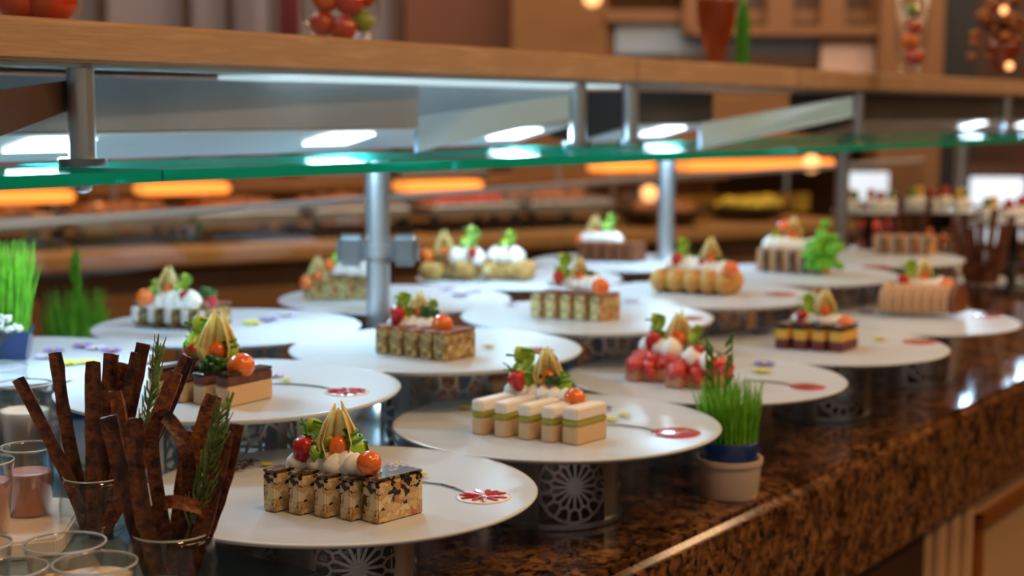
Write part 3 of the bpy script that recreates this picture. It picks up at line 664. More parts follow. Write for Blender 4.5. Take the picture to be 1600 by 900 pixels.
cake('P13', 'mound', (690, 440), (820, 440), 4, .0400, .045, .0330, R(37), ('tan pastry mound', 'the tan mounds right of the thick pole'), 'pastry_mound')
cake('P14', 'dark', (915, 408), (990, 410), 5, .0160, .045, .0330, R(37), ('dark mocha slice', 'the farthest mocha slices'), 'cake_slice')
cake('P17', 'stripe', (1380, 396), (1450, 398), 4, .0180, .045, .0350, R(37), ('brown slice', 'the brown slices behind the striped ones'), 'cake_slice')

# ------------------------------------------------------------ garnish
def cream(px0, py0, px1, py1, Y, n, r_, lab, rope=False):
    if Y[0] > 1.2: py0 -= 3; py1 -= 3; r_ *= 1.08
    A = aty(px0, py0, Y[0]); B = aty(px1, py1, Y[1]); o = empty('whipped_cream', A); 
    for i in range(n):
        c = (B-A)*(i/(n-1)); b = bmesh.new()
        rr = r_*random.uniform(.9, 1.1); k = 9
        b2 = [(0, -rr*.8), (rr*.75, -rr*.78), (rr*1.05, -rr*.25), (rr*.98, rr*.25), (rr*.62, rr*.72), (rr*.2, rr*1.0), (0, rr*1.08)]
        lathe(b, b2, 18)
        for v in b.verts:
            a = atan2(v.co.y, v.co.x); s_ = 1+.06*sin(5*a+v.co.z*300); v.co.x *= s_*(1.15 if rope else 1); v.co.y *= s_
            v.co += Vector(c)+(Vector((0, (-.003, .002)[i % 2], (.0012, -.0008, .0004)[i % 3])) if rope else Vector())
        link('cream_dollop', b, M['cream'], o, True)
    return tag(o, lab, 'cream', 'piped cream on the cakes')
def mk_straw():
    o = empty('strawberry', (0, 0, 0)); b = bmesh.new()
    prof = [(0, -.012), (.003, -.0105), (.006, -.006), (.0078, 0), (.0078, .004), (.005, .0072), (0, .008)]; lathe(b, prof, 18); 
    for v in list(b.verts):
        if v.co.y > .0015: v.co.y = .0015
    link('flesh', b, M['straw'], o, True); 
    b = bmesh.new(); lathe(b, [(0, -.0095), (.0045, -.005), (.006, .001), (.0055, .005), (0, .006)], 14); 
    for v in b.verts: v.co.y = v.co.y*.12+.0019
    link('cut_face', b, M['strawin'], o, True)
    b = bmesh.new()
    for k in range(6):
        a = k*pi/3; d = Vector((cos(a), sin(a)*.5, 0)); p0 = Vector((0, 0, .0075)); ribbon(b, [p0, p0+d*.004+Vector((0, 0, .002)), p0+d*.009+Vector((0, 0, .004+.002*sin(k)))], [.003, .0026, .0006], .0004, (0, -.3, 1))
    tube(b, [(0, 0, .007), (-.003, 0, .013), (-.007, 0, .018)], [.0008, .0007, .0005], 6)
    link('leafy_cap', b, M['leaf'], o); return o
def mk_phys():
    b = bmesh.new(); ball(b, (0, 0, 0), .0095, (1, 1, .96), 28); return link('physalis_berry', b, M['phys'], smooth=True)
def mk_husk():
    o = empty('husked_physalis', (0, 0, 0)); b = bmesh.new(); ball(b, (.001, -.001, 0), .0068, (1, 1, 1), 18); link('berry', b, M['phys'], o, True)
    for k in range(7):
        a = -pi*.12+k*pi*1.24/6; out = Vector((cos(a), sin(a), 0)); b = bmesh.new(); top = .022+.006*((k*37) % 5)/4
        pts = [Vector((0, 0, -.009))+out*.002, out*.0080+Vector((0, 0, -.005)), out*.0098+Vector((0, 0, .003)), out*.0070+Vector((0, 0, .013)), out*.0030+Vector((0, 0, top))]
        ribbon(b, pts, [.004, .0105, .013, .009, .0008], .0003, out); link('husk_leaf', b, M['husk'], o, True)
    return o
def mk_cuc():
    o = empty('cucumber_twist', (0, 0, 0)); b = bmesh.new(); pts = []
    for k in range(17):
        a = k/16*pi*1.25; pts.append(Vector((.0045*sin(k*.55), .003*cos(a*2), -.010+.026*sin(min(a, pi*.5))*(1 if a < pi*.5 else 1)+(-.010*(a-pi*.5) if a > pi*.5 else 0))))
    pts = [Vector((.0055*sin(k*.62), .0045*cos(k*.5), -.010+.0018*k)) for k in range(17)]
    ribbon(b, pts, .011, .0012, (0, -1, .1)); link('cucumber_strip', b, M['cuc'], o, True)
    for sx in (-1, 1):
        b = bmesh.new(); ribbon(b, [p_+Vector((sx*.0056, -.0008, .001)) for p_ in pts], .0016, .0018, (0, -1, .1)); link('green_skin', b, M['cucskin'], o, True)
    return o
def mk_roll():
    o = empty('cucumber_roll', (0, 0, 0)); b = bmesh.new(); pts = []
    for k in range(40):
        a = k*.42; r_ = .0085-.00013*k; pts.append(Vector((r_*cos(a), r_*.8*sin(a), -.002+.0003*k)))
    ribbon(b, pts, .010, .0009, (0, 0, 1)) if False else None
    prev = None
    for k, p_ in enumerate(pts):
        hh = .012; ring = [b.verts.new(p_+Vector((0, 0, z))+Vector((p_.x, p_.y, 0)).normalized()*d_) for z, d_ in ((-.008, 0), (hh*.35, .0), (hh*.35, -.0009), (-.008, -.0009))]
        if prev:
            for j in range(4): b.faces.new((prev[j], prev[(j+1) % 4], ring[(j+1) % 4], ring[j]))
        prev = ring
    link('cucumber_strip', b, M['cuc'], o, True)
    b = bmesh.new(); tube(b, [p_+Vector((0, 0, .0045)) for p_ in pts], .0011, 6); link('green_skin', b, M['cucskin'], o, True); return o
def mk_pars():
    b = bmesh.new(); rd = random.Random(3)
    for k in range(46):
        d = Vector((rd.gauss(0, 1), rd.gauss(0, .7), abs(rd.gauss(0, 1)))).normalized(); c = d*rd.uniform(.003, .009)
        ball(b, c, .0024, (1.2, .5, 1), 6, rot=Matrix.Rotation(rd.uniform(0, 3), 4, 'Z'))
    return link('parsley_sprig', b, M['leafd'])
MK = {'s': ('strawberry', mk_straw, 'strawberry', 'cut red strawberry'), 'p': ('physalis_berry', mk_phys, 'berry', 'round orange physalis berry'), 'h': ('husked_physalis', mk_husk, 'physalis', 'physalis in its open papery husk'),
      'c': ('cucumber_twist', mk_cuc, 'cucumber', 'upright green cucumber twist'), 'r': ('cucumber_roll', mk_roll, 'cucumber', 'rolled green cucumber slice'), 'g': ('parsley_sprig', mk_pars, 'herb', 'dark green curly parsley sprig')}
def garnish(k, px, py, Y, sc, where, ry=0, rz=0, extra=''):
    if Y > 1.5: sc *= {'c': .72, 'h': .80, 's': .85, 'g': .85, 'p': .95}.get(k, .85); py += 2
    nm, mk, cat, lb = MK[k]; o = proto('g'+k, mk); o.location = aty(px, py, Y); o.scale = (sc,)*3; o.rotation_euler = (0, ry, rz)
    tag(o, lb+extra+' on '+where, cat, lb.split(' on ')[0]+' garnishes'); return o
# nearest plate
cream(470, 723, 574, 728, (1.150, 1.115), 8, .0088, 'thick cream rope on top of the nearest terrine', rope=True)
w = 'the nearest terrine'
garnish('s', 478, 702, 1.145, 1.25, w, ry=.25); garnish('c', 492, 698, 1.155, 1.0, w, ry=-.15); garnish('g', 501, 705, 1.143, 1.0, w)
garnish('h', 530, 697, 1.135, 1.22, w, ry=.0); garnish('r', 556, 703, 1.135, 1.2, w, ry=-.25); garnish('p', 578, 724, 1.105, 1.0, w)
garnish('c', 500, 714, 1.135, .8, w, ry=.5, extra=' leaning low'); 
# lime cakes
cream(803, 612, 885, 622, (1.45, 1.42), 6, .0075, 'cream dollops along the lime-layered cakes')
w = 'the lime-layered cakes'
garnish('s', 808, 593, 1.44, 1.1, w, ry=-.3); garnish('c', 824, 588, 1.45, 1.35, w, ry=-.35); garnish('h', 858, 590, 1.44, 1.1, w, ry=-.1); garnish('g', 866, 598, 1.43, 1.0, w); garnish('r', 884, 604, 1.43, 1.0, w); garnish('p', 899, 622, 1.40, 1.08, w)
garnish('c', 850, 585, 1.46, 1.1, w, ry=.1, extra=' behind the husk')
# chocolate cakes
cream(318, 577, 362, 581, (1.38, 1.35), 4, .0085, 'cream dollops on the chocolate-topped cakes')
w = 'the chocolate-topped cakes'
garnish('s', 303, 552, 1.38, 1.2, w, ry=.2); garnish('c', 318, 545, 1.38, 1.35, w, ry=-.2); garnish('h', 341, 550, 1.36, 1.4, w, ry=0); garnish('g', 340, 573, 1.345, 1.35, w, extra=', low'); garnish('r', 361, 553, 1.36, 1.1, w); garnish('p', 378, 573, 1.33, 1.28, w); garnish('g', 330, 578, 1.34, 1.1, w, extra=', at the left')
# nut roll
cream(618, 509, 690, 512, (1.63, 1.61), 6, .0082, 'cream dollops on the nut roll slices')
w = 'the nut roll slices'
garnish('s', 622, 489, 1.62, 1.3, w, ry=.3); garnish('c', 636, 483, 1.63, 1.3, w, ry=-.4); garnish('h', 656, 486, 1.63, 1.1, w); garnish('g', 672, 491, 1.62, 1.5, w); garnish('c', 668, 484, 1.64, 1.0, w, ry=.5, extra=' leaning right'); garnish('p', 692, 505, 1.59, 1.25, w)
# far left roll
cream(240, 473, 300, 473, (1.76, 1.73), 5, .0105, 'cream dollops on the far left roll slices')
w = 'the far left roll slices'
garnish('p', 227, 464, 1.74, 1.15, w); garnish('c', 243, 457, 1.75, 1.0, w); garnish('h', 264, 452, 1.75, 1.3, w); garnish('c', 288, 452, 1.75, 1.2, w, extra=' right of the husk'); garnish('s', 290, 462, 1.73, 1.0, w); garnish('g', 326, 460, 1.75, 1.4, w); garnish('s', 333, 470, 1.74, .9, w, extra=' at the right end')
# right of centre roll
cream(866, 440, 932, 446, (1.90, 1.87), 6, .0095, 'cream dollops on the tall roll slices')
w = 'the tall roll slices right of centre'
garnish('s', 873, 430, 1.88, 1.1, w); garnish('c', 885, 423, 1.89, 1.5, w, ry=-.3); garnish('h', 906, 428, 1.88, 1.1, w); garnish('g', 925, 431, 1.88, 1.3, w); garnish('p', 939, 446, 1.85, 1.25, w)
# raspberry
cream(1015, 541, 1050, 547, (1.72, 1.70), 3, .0110, 'cream dollops on the rear raspberry cakes'); cream(1083, 560, 1108, 566, (1.66, 1.65), 2, .0115, 'cream dollops on the front raspberry cakes')
w = 'the raspberry cakes'
garnish('s', 1021, 527, 1.71, 1.35, w, ry=.4); garnish('c', 1033, 520, 1.72, 1.6, w, ry=-.4); garnish('h', 1062, 526, 1.71, 1.5, w); garnish('p', 1052, 524, 1.72, 1.0, w); garnish('c', 1087, 530, 1.70, 1.2, w, extra=' above the front row'); garnish('s', 1090, 546, 1.66, 1.1, w, extra=' above the front row'); garnish('s', 1118, 570, 1.62, 1.3, w, extra=' beside the grass')
# yellow and plum
cream(1250, 502, 1310, 508, (1.99, 1.96), 6, .0105, 'cream dollops on the yellow and plum slices')
w = 'the yellow and plum slices'
garnish('s', 1254, 490, 1.98, 1.2, w); garnish('c', 1267, 482, 1.99, 1.5, w, ry=-.4); garnish('h', 1290, 482, 1.97, 1.4, w); garnish('r', 1304, 489, 1.97, 1.0, w); garnish('p', 1322, 504, 1.95, 1.35, w)
# mocha log
cream(1412, 446, 1470, 448, (2.29, 2.27), 6, .0115, 'cream dollops on the mocha log')
w = 'the mocha log'
garnish('s', 1412, 435, 2.28, 1.4, w); garnish('c', 1427, 428, 2.29, 1.7, w, ry=-.4); garnish('h', 1444, 430, 2.28, 1.4, w); garnish('g', 1462, 436, 2.28, 1.6, w); garnish('p', 1480, 443, 2.25, 1.35, w)
# choux
cream(1052, 413, 1130, 424, (2.18, 2.15), 7, .0115, 'cream dollops on the golden choux cakes')
w = 'the golden choux cakes'
garnish('s', 1058, 402, 2.17, 1.3, w); garnish('c', 1070, 396, 2.18, 1.6, w, ry=-.3); garnish('s', 1098, 410, 2.16, 1.2, w, extra=' in the middle'); garnish('h', 1111, 400, 2.16, 1.4, w); garnish('g', 1126, 408, 2.16, 1.6, w); garnish('p', 1142, 417, 2.12, 1.25, w)
# striped
cream(1205, 383, 1268, 388, (2.46, 2.44), 6, .0125, 'cream dollops on the striped slices')
w = 'the striped slices'
garnish('p', 1225, 352, 2.46, 1.3, w); garnish('c', 1218, 368, 2.46, 1.5, w); garnish('h', 1240, 364, 2.46, 1.4, w); garnish('p', 1271, 388, 2.42, 1.3, w, extra=' at the right end')
# left of pole
cream(520, 421, 575, 423, (2.07, 2.04), 6, .0105, 'cream dollops on the slices left of the thick pole')
w = 'the slices left of the thick pole'
garnish('p', 480, 440, 2.06, 1.1, w, extra=' at the left end'); garnish('h', 497, 430, 2.06, 1.3, w); garnish('p', 517, 413, 2.06, 1.1, w); garnish('c', 530, 406, 2.06, 1.3, w); garnish('c', 546, 403, 2.06, 1.2, w, extra=' nearer the pole'); garnish('s', 566, 418, 2.04, 1.0, w)
# mounds
w = 'the tan mounds'
cream(715, 404, 745, 405, (2.32, 2.31), 3, .013, 'cream dollops on the middle tan mound'); cream(775, 402, 806, 403, (2.33, 2.31), 3, .013, 'cream dollops on the right tan mound')
garnish('p', 668, 398, 2.33, 1.3, w); garnish('h', 694, 390, 2.33, 1.5, w); garnish('c', 735, 382, 2.33, 1.9, w); garnish('s', 739, 393, 2.30, 1.2, w); garnish('c', 795, 384, 2.33, 1.6, w, extra=' at the right'); garnish('s', 798, 393, 2.31, 1.1, w, extra=' at the right')
# far
cream(918, 376, 962, 377, (2.66, 2.64), 5, .0125, 'cream dollops on the farthest mocha slices')
w = 'the farthest mocha slices'
garnish('p', 908, 374, 2.66, 1.2, w); garnish('h', 930, 362, 2.66, 1.5, w); garnish('c', 952, 356, 2.66, 1.7, w)

# ------------------------------------------------------------ plate decorations (sauce, flowers)
def medallion(key, px, py, rx, lab, white=False):
    z = PLATES[key].z-E; c = atz(px, py, z-.0009); o = empty('sauce_medallion', c)
    b = bmesh.new(); lathe(b, [(0, 0), (rx, 0), (rx, .0006), (rx*.9, .001), (0, .0009)], 36); link('sauce', b, M['sauce'] if not white else M['saucew'], o, True)
    if white:
        for k, (a, l0, l1) in enumerate([(.3, .2, .9), (.75, .15, .85), (1.2, .25, .9), (1.8, .2, .85), (2.4, .1, .9), (2.9, .3, .88), (3.5, .2, .9), (4.1, .2, .8), (4.6, .1, .9), (5.2, .25, .85), (5.8, .2, .9)]):
            b = bmesh.new(); p0 = Vector((cos(a)*l0, sin(a)*l0, 0))*rx; p1 = Vector((cos(a+.15)*l1, sin(a+.15)*l1, 0))*rx
            ribbon(b, [p0+Vector((0, 0, .0011)), (p0+p1)/2+Vector((0, 0, .0012)), p1+Vector((0, 0, .0011))], [.002, .005, .0025], .0004, (0, 0, 1)); link('red_stroke', b, M['sauce'], o)
    return tag(o, lab, 'sauce', 'red sauce medallions on the plates')
def flower(key, px, py, r_, petal, centre, lab, n=8):
    z = PLATES[key].z-E; c = atz(px, py, z-.0009); o = empty('edible_flower', c)
    b = bmesh.new()
    for k in range(n):
        a = 2*pi*k/n; d = Vector((cos(a), sin(a), 0)); ribbon(b, [d*r_*.15+Vector((0, 0, .001)), d*r_*.6+Vector((0, 0, .003)), d*r_+Vector((0, 0, .0022))], [r_*.2, r_*.5, r_*.25], .0004, (0, 0, 1))
    link('petals', b, M[petal], o); b = bmesh.new(); ball(b, (0, 0, .0025), r_*.25, (1, 1, .6), 10); link('flower_centre', b, M[centre], o, True)
    return tag(o, lab, 'flower', 'edible flowers on the plates')
def sauce_line(key, pts, wd, lab, m='dark'):
    z = PLATES[key].z-E; P3 = [atz(px, py, z-.0003) for px, py in pts]; c = P3[0].copy(); b = bmesh.new()
    ribbon(b, [p_-c for p_ in P3], [wd*(.5 if i in (0, len(P3)-1) else 1) for i in range(len(P3))], .0006, (0, 0, 1)); o = link('sauce_line', b, M[m]); o.location = c
    return tag(o, lab, 'sauce', 'thin sauce lines on the plates')
medallion('P1', 757, 777, .0218, 'red and white striped sauce medallion on the nearest plate', True)
sauce_line('P1', [(612, 748), (635, 752), (665, 754), (690, 757), (712, 763), (730, 770)], .0022, 'dark curved sauce line on the nearest plate')
flower('P1', 622, 731, .010, 'lil', 'yel', 'lilac-white flower behind the nearest terrine'); flower('P1', 661, 746, .005, 'yel', 'yel', 'tiny yellow-green flower on the nearest plate')
for x, y, w_ in [(366, 727, 'left one'), (384, 733, 'right one'), (370, 738, 'lowest one'), (393, 726, 'rearmost one')]: flower('P1', x, y, .0075, 'dpur', 'dpur', 'dark purple petals at rear left of the nearest plate, '+w_, 4)
flower('P1', 352, 748, .005, 'yel', 'yel', 'tiny yellow flower at the left of the nearest plate')
flower('P1', 418, 730, .005, 'yel', 'yel', 'tiny yellow flower left of the nearest terrine')
medallion('P2', 1058, 676, .0235, 'red sauce medallion on the lime-layered cake plate'); sauce_line('P2', [(940, 664), (970, 664), (1005, 668), (1030, 674)], .002, 'dark sauce line beside the lime-layered cakes')
flower('P2', 946, 640, .008, 'pur', 'yel', 'violet flower beside the lime-layered cakes'); flower('P2', 976, 651, .007, 'yel', 'yel', 'yellow flower beside the lime-layered cakes'); flower('P2', 955, 658, .008, 'yel', 'yel', 'yellow-green flower near the lime cakes, lower')
flower('P2', 728, 640, .007, 'yel', 'yel', 'yellow flower left of the lime-layered cakes')
medallion('P3', 543, 614, .0205, 'pink and white sauce medallion on the chocolate cake plate', True); sauce_line('P3', [(425, 601), (470, 602), (500, 605), (520, 609)], .0022, 'dark sauce line beside the chocolate cakes')
flower('P3', 430, 590, .009, 'lil', 'yel', 'lilac flower beside the chocolate cakes'); flower('P3', 447, 598, .006, 'yel', 'yel', 'yellow flower beside the chocolate cakes')
medallion('P4', 835, 548, .022, 'pink-red sauce medallion on the nut roll plate'); flower('P4', 765, 544, .007, 'yel', 'yel', 'yellow flower beside the nut roll')
medallion('P6', 1075, 497, .020, 'pink-red sauce medallion on the tall roll plate'); flower('P6', 985, 472, .012, 'lil', 'yel', 'lilac flower beside the tall roll slices'); flower('P6', 800, 478, .011, 'lil', 'yel', 'lilac flower left of the tall roll slices')
medallion('P7', 1262, 604, .021, 'red sauce medallion on the raspberry cake plate'); flower('P7', 1195, 570, .013, 'pur', 'yel', 'violet flower right of the raspberry cakes'); flower('P7', 1190, 581, .012, 'yel', 'yel', 'yellow flower right of the raspberry cakes')
sauce_line('P7', [(1165, 594), (1195, 595), (1225, 598), (1240, 602)], .0026, 'dark sauce line beside the raspberry cakes')
medallion('P8', 1438, 533, .023, 'red sauce medallion on the yellow and plum cake plate'); flower('P8', 1188, 520, .014, 'pur', 'yel', 'violet flower left of the yellow and plum slices'); flower('P8', 1375, 530, .010, 'yel', 'yel', 'yellow flower right of the yellow and plum slices')
medallion('P9', 1545, 491, .024, 'orange-red sauce medallion beside the mocha log'); medallion('P10', 1220, 459, .023, 'pink-red sauce medallion beside the golden choux'); medallion('P11', 1372, 416, .025, 'red sauce medallion beside the striped slices')
flower('P9', 1355, 488, .012, 'pur', 'yel', 'violet flower left of the mocha log')
for px, py, pt, nm in [(345, 487, 'lil', 'lilac flower on the far left plate, rear'), (420, 503, 'pur', 'violet flower on the far left plate, right'), (395, 508, 'yel', 'yellow flower on the far left plate'), (450, 495, 'lil', 'pale lilac flower at the right of the far left plate')]: flower('P5', px, py, .012, pt, 'yel', nm)
for px, py, pt, nm in [(85, 553, 'pur', 'violet flower at the left edge plate, left'), (130, 545, 'pur', 'violet flower at the left edge plate, middle'), (150, 548, 'lil', 'lilac flower at the left edge plate'), (175, 552, 'pur', 'violet flower at the left edge plate, right'), (110, 572, 'yel', 'yellow flower at the left edge plate, left'), (140, 570, 'yel', 'yellow flower at the left edge plate, right'), (72, 562, 'lil', 'pale flower at the left edge plate')]: flower('P15', px, py, .011, pt, 'yel', nm)
for px, py, pt, nm in [(700, 452, 'lil', 'lilac flower right of the thick pole'), (745, 456, 'lil', 'lilac flower on the plate behind the nut roll'), (720, 463, 'pur', 'violet flower on the plate behind the nut roll')]: flower('P12', px, py, .013, pt, 'yel', nm)

# ------------------------------------------------------------ front left: riser, slab, cups, jars
RZ = -.335
def riser():
    c = sn(.38, -.98, RZ); b = bmesh.new()
    o = to_counter(empty('riser', (0, 0, 0))); bx(b, .22, .735, E+RZ-.006, .80, 1.03, E+RZ, bev=.002); 
    w = link('top', b, M['riser'], o)
    for x, y in ((.30, .83), (.75, .80), (.30, .99), (.75, .99)): b = bmesh.new(); bx(b, x-.008, y-.008, CT+.0006, x+.008, y+.008, E+RZ-.0062); link('leg', b, M['steel'], o)
    tag(o, 'low dark glass riser holding cups and stick jars at lower left', 'riser')
    o = to_counter(empty('riser', (0, 0, 0))); b = bmesh.new(); bx(b, .55, 1.036, E+RZ-.006, .922, 1.268, E+RZ, bev=.002); link('top', b, M['riser'], o)
    for x, y in ((.60, 1.07), (.89, 1.10), (.60, 1.24), (.86, 1.24)): b = bmesh.new(); bx(b, x-.008, y-.008, CT+.0006, x+.008, y+.008, E+RZ-.0062); link('leg', b, M['steel'], o)
    return tag(o, 'small dark glass riser under the two rear beige mousse cups', 'riser')
riser()
SLZ = RZ+.0145
def slab():
    A = [atz(-120, 772, SLZ), atz(108, 779, SLZ), atz(126, 786, SLZ), atz(128, 796, SLZ), atz(102, 836, SLZ), atz(92, 843, SLZ), atz(-150, 870, SLZ)]
    b = bmesh.new(); c = A[1].copy(); hull_prism(b, [p_-c-Vector((0, 0, .014)) for p_ in A], (0, 0, .014)); bmesh.ops.bevel(b, geom=[e for e in b.edges], offset=.002, segments=2, affect='EDGES')
    o = link('marble_slab', b, M['marble']); o.location = c; return tag(o, 'pale marble serving slab under the peach dessert cups', 'serving board')
slab()
def cup(loc, r_, h, fill, fh, lab, grp='clear dessert cups'):
    o = empty('dessert_cup', loc); rb = r_*.76; b = bmesh.new(); t_ = .0007
    lathe(b, [(0, .0), (rb, .0), (r_*.985, h-.003), (r_*1.02, h), (r_*.985, h), (r_-t_*2, h-.003), (rb-t_, .0012), (0, .0012)], 56); link('cup', b, M['cup'], o, True)
    b = bmesh.new(); lathe(b, [(r_*.985, h-.0012), (r_*1.03, h-.0006), (r_*1.03, h+.0002), (r_*.985, h+.0004)], 56, close=True); link('rim', b, M['rim'], o, True)
    rf = rb+(r_-rb)*fh/h-.0012; b = bmesh.new(); lathe(b, [(0, .0016), (rb-.0012, .0016), (rf, fh), (rf*.92, fh+.0006), (rf*.5, fh-.0004), (0, fh+.001)], 48)
    link('filling', b, M[fill], o, True)
    return tag(o, lab, 'cup', grp)
q = atz(45, 797, SLZ+.0003); q.z = E+SLZ+.0003
def cupat(px, rim_y, w, zb, h, fill, fh, lab):
    q = atz(px, rim_y, zb+h); rr = w/2/F*q.y; return cup(Vector((q.x, q.y, E+zb+.0004)), rr, h, fill, fh, lab)
cupat(45, 700, 86, SLZ, .0545, 'pinkm', .034, 'clear cup of peach mousse standing alone on the marble slab corner')
cupat(-22, 722, 88, SLZ, .056, 'pinkm', .040, 'clear cup of pink mousse cut off by the left edge')
cupat(38, 601, 88, RZ, .085, 'beige', .060, 'taller clear cup of beige mousse behind the peach cup')
cupat(-5, 574, 96, RZ, .088, 'beige', .060, 'clear cup of beige mousse farthest back at left edge')
cupat(103, 850, 128, RZ, .052, 'cara', .026, 'front clear cup, rear one of the three golden mousse cups')
cupat(150, 881, 132, RZ, .046, 'cara', .036, 'front clear cup of golden mousse nearest the stick jar')
cupat(15, 890, 122, RZ, .046, 'cara', .034, 'front clear cup of golden mousse at the bottom left corner')
cupat(-35, 852, 110, RZ, .052, 'beige', .026, 'clear cup of pale mousse at left edge, behind the golden ones')
def jar(loc, r_, h, lab):
    o = empty('glass_jar', loc); b = bmesh.new()
    o_ = [(0, 0), (r_*.62, 0), (r_*.85, h*.08), (r_*1.02, h*.3), (r_*1.03, h*.55), (r_*.95, h*.85), (r_*.90, h)]
    i_ = [(r_*.88, h), (r_*.93, h*.85), (r_*1.0, h*.55), (r_*.98, h*.32), (r_*.80, h*.12), (r_*.5, h*.07), (0, h*.07)]
    lathe(b, o_+i_, 56); link('glass', b, M['glass'], o, True)
    b = bmesh.new(); lathe(b, [(r_*.875, h-.0005), (r_*.905, h-.0005), (r_*.905, h+.0006), (r_*.875, h+.0006)], 56, close=True); link('lip', b, M['rim'], o, True)
    return tag(o, lab, 'jar', 'glass jars of chocolate sticks')
J1 = atz(270, 832, -.285); J2 = atz(150, 745, -.287)
jar(Vector((J1.x, J1.y, E+RZ+.0003)), .0300, .050, 'nearest round glass jar of bark sticks, left of the front plate')
jar(Vector((J2.x, J2.y, E+RZ+.0003)), .0275, .048, 'second glass jar of bark sticks, beside the marble slab')
def stick(top, bot, wpx, Yt, Yb, m, lab, bend=0, tip=0, mid=None, twist=0, nm='chocolate_stick'):
    T = aty(top[0], top[1], Yt); B = aty(bot[0], bot[1], Yb); n = 12; pts = []
    lat = Vector((1, 0, 0)); wd = 1.12*wpx/F*(Yt+Yb)/2
    for i in range(n+1):
        t = i/n; q = B.lerp(T, t)+lat*bend*sin(pi*t)+Vector((0, -1, 0))*abs(bend)*.6*sin(pi*t)
        pts.append(q)
    b = bmesh.new(); c = B.copy(); rd = random.Random(int(top[0]*7+top[1]))
    wl = [wd*(1+rd.uniform(-.07, .07)) for _ in pts]; wl[-1] = wd*(.9 if not tip else .35)
    a = twist; ribbon(b, [p_-c for p_ in pts], wl, .0019, (sin(a), -cos(a), .15))
    for v in b.verts: v.co += Vector((rd.uniform(-1, 1), rd.uniform(-1, 1), rd.uniform(-1, 1)))*.0005
    o = link(nm, b, M[m], smooth=False); o.location = c
    for f in o.data.polygons: f.use_smooth = True
    o.modifiers.new('e', 'EDGE_SPLIT').split_angle = R(40)
    return tag(o, lab, 'chocolate stick', 'bark-like chocolate sticks in the jars')
y1, y2 = J1.y, J2.y
for a in [((30, 593), (142, 832), 19, y2-.005, y2, 'bark', 'leftmost stick, leaning far left out of the second jar', .004),
          ((88, 552), (144, 832), 19, y2+.006, y2, 'bark', 'narrow stick leaning left, second from the left', -.002),
          ((148, 566), (150, 832), 23, y2-.004, y2-.012, 'bark', 'upright stick at the middle of the second jar', 0),
          ((176, 554), (157, 832), 23, y2+.008, y2+.004, 'bark', 'pointed dark stick behind the middle of the second jar', 0),
          ((193, 568), (157, 832), 28, y2+.012, y2+.012, 'barkl', 'wide lighter stick with notched top in the second jar', 0),
          ((211, 552), (165, 832), 11, y2-.002, y2-.004, 'bark', 'thin greyish edge-on stick in the second jar', 0),
          ((226, 538), (166, 832), 21, y2+.006, y2+.008, 'bark', 'tallest dark stick at the right of the second jar', 0),
          ((296, 558), (162, 832), 22, y2+.01, y2-.002, 'bark', 'dark stick leaning far right towards the chocolate cakes', .004),
          ((277, 583), (163, 832), 21, y2-.012, y2-.01, 'barkl', 'orange-brown stick leaning right in front of the chocolate cakes', .004),
          ((182, 612), (248, 900), 20, y1+.012, y1+.01, 'barkl', 'light stick leaning left from the nearest jar', -.002),
          ((172, 652), (243, 900), 26, y1-.004, y1-.012, 'bark', 'leftmost dark stick of the nearest jar', -.002),
          ((213, 655), (253, 900), 25, y1-.008, y1-.014, 'bark', 'round-topped stick at the left of the nearest jar', -.004),
          ((338, 618), (280, 900), 26, y1+.016, y1+.010, 'barkl', 'curled cinnamon-coloured stick rising behind the rosemary', -.006),
          ((306, 675), (279, 900), 34, y1+.014, y1+.014, 'barkl', 'wide short stick behind the rosemary in the nearest jar', 0),
          ((372, 664), (297, 900), 22, y1+.006, y1, 'bark', 'rightmost dark stick leaning over the front plate', .004),
          ((354, 676), (293, 900), 24, y1-.006, y1-.006, 'bark', 'second stick from the right in the nearest jar', .003)]:
    stick(a[0], a[1], a[2], a[3], a[4], a[5], a[6], a[7])
# looped strip in the nearest jar
def loop(pxs, wd, Y, m, lab):
    pts = [aty(x, y, Y+dy) for x, y, dy in pxs]; n = 20; sm = []
    for i in range(len(pts)-1):
        for k in range(4):
            p0 = pts[max(i-1, 0)]; p1 = pts[i]; p2 = pts[i+1]; p3 = pts[min(i+2, len(pts)-1)]; t = k/4
            sm.append(.5*((2*p1)+(p2-p0)*t+(2*p0-5*p1+4*p2-p3)*t*t+(3*p1-p0-3*p2+p3)*t**3))
    sm.append(pts[-1]); c = sm[0].copy(); b = bmesh.new(); ribbon(b, [p_-c for p_ in sm], wd, .0019, (0.35, -.9, .2)); o = link('chocolate_curl', b, M[m], smooth=True); o.location = c
    o.modifiers.new('e', 'EDGE_SPLIT').split_angle = R(40); return tag(o, lab, 'chocolate curl', 'looped chocolate strips in the nearest jar')
loop([(262, 850, 0), (245, 760, 0), (238, 690, 0), (246, 660, 0), (258, 652, 0), (276, 672, -.002), (292, 708, -.004), (296, 760, 0), (285, 850, .004)], .0095, y1, 'bark', 'tall arched dark strip looping over the nearest jar')
loop([(240, 850, 0), (246, 800, 0), (262, 786, -.004), (290, 788, -.006), (322, 802, 0), (310, 850, .006)], .009, y1-.010, 'barkl', 'low curled strip across the mouth of the nearest jar')
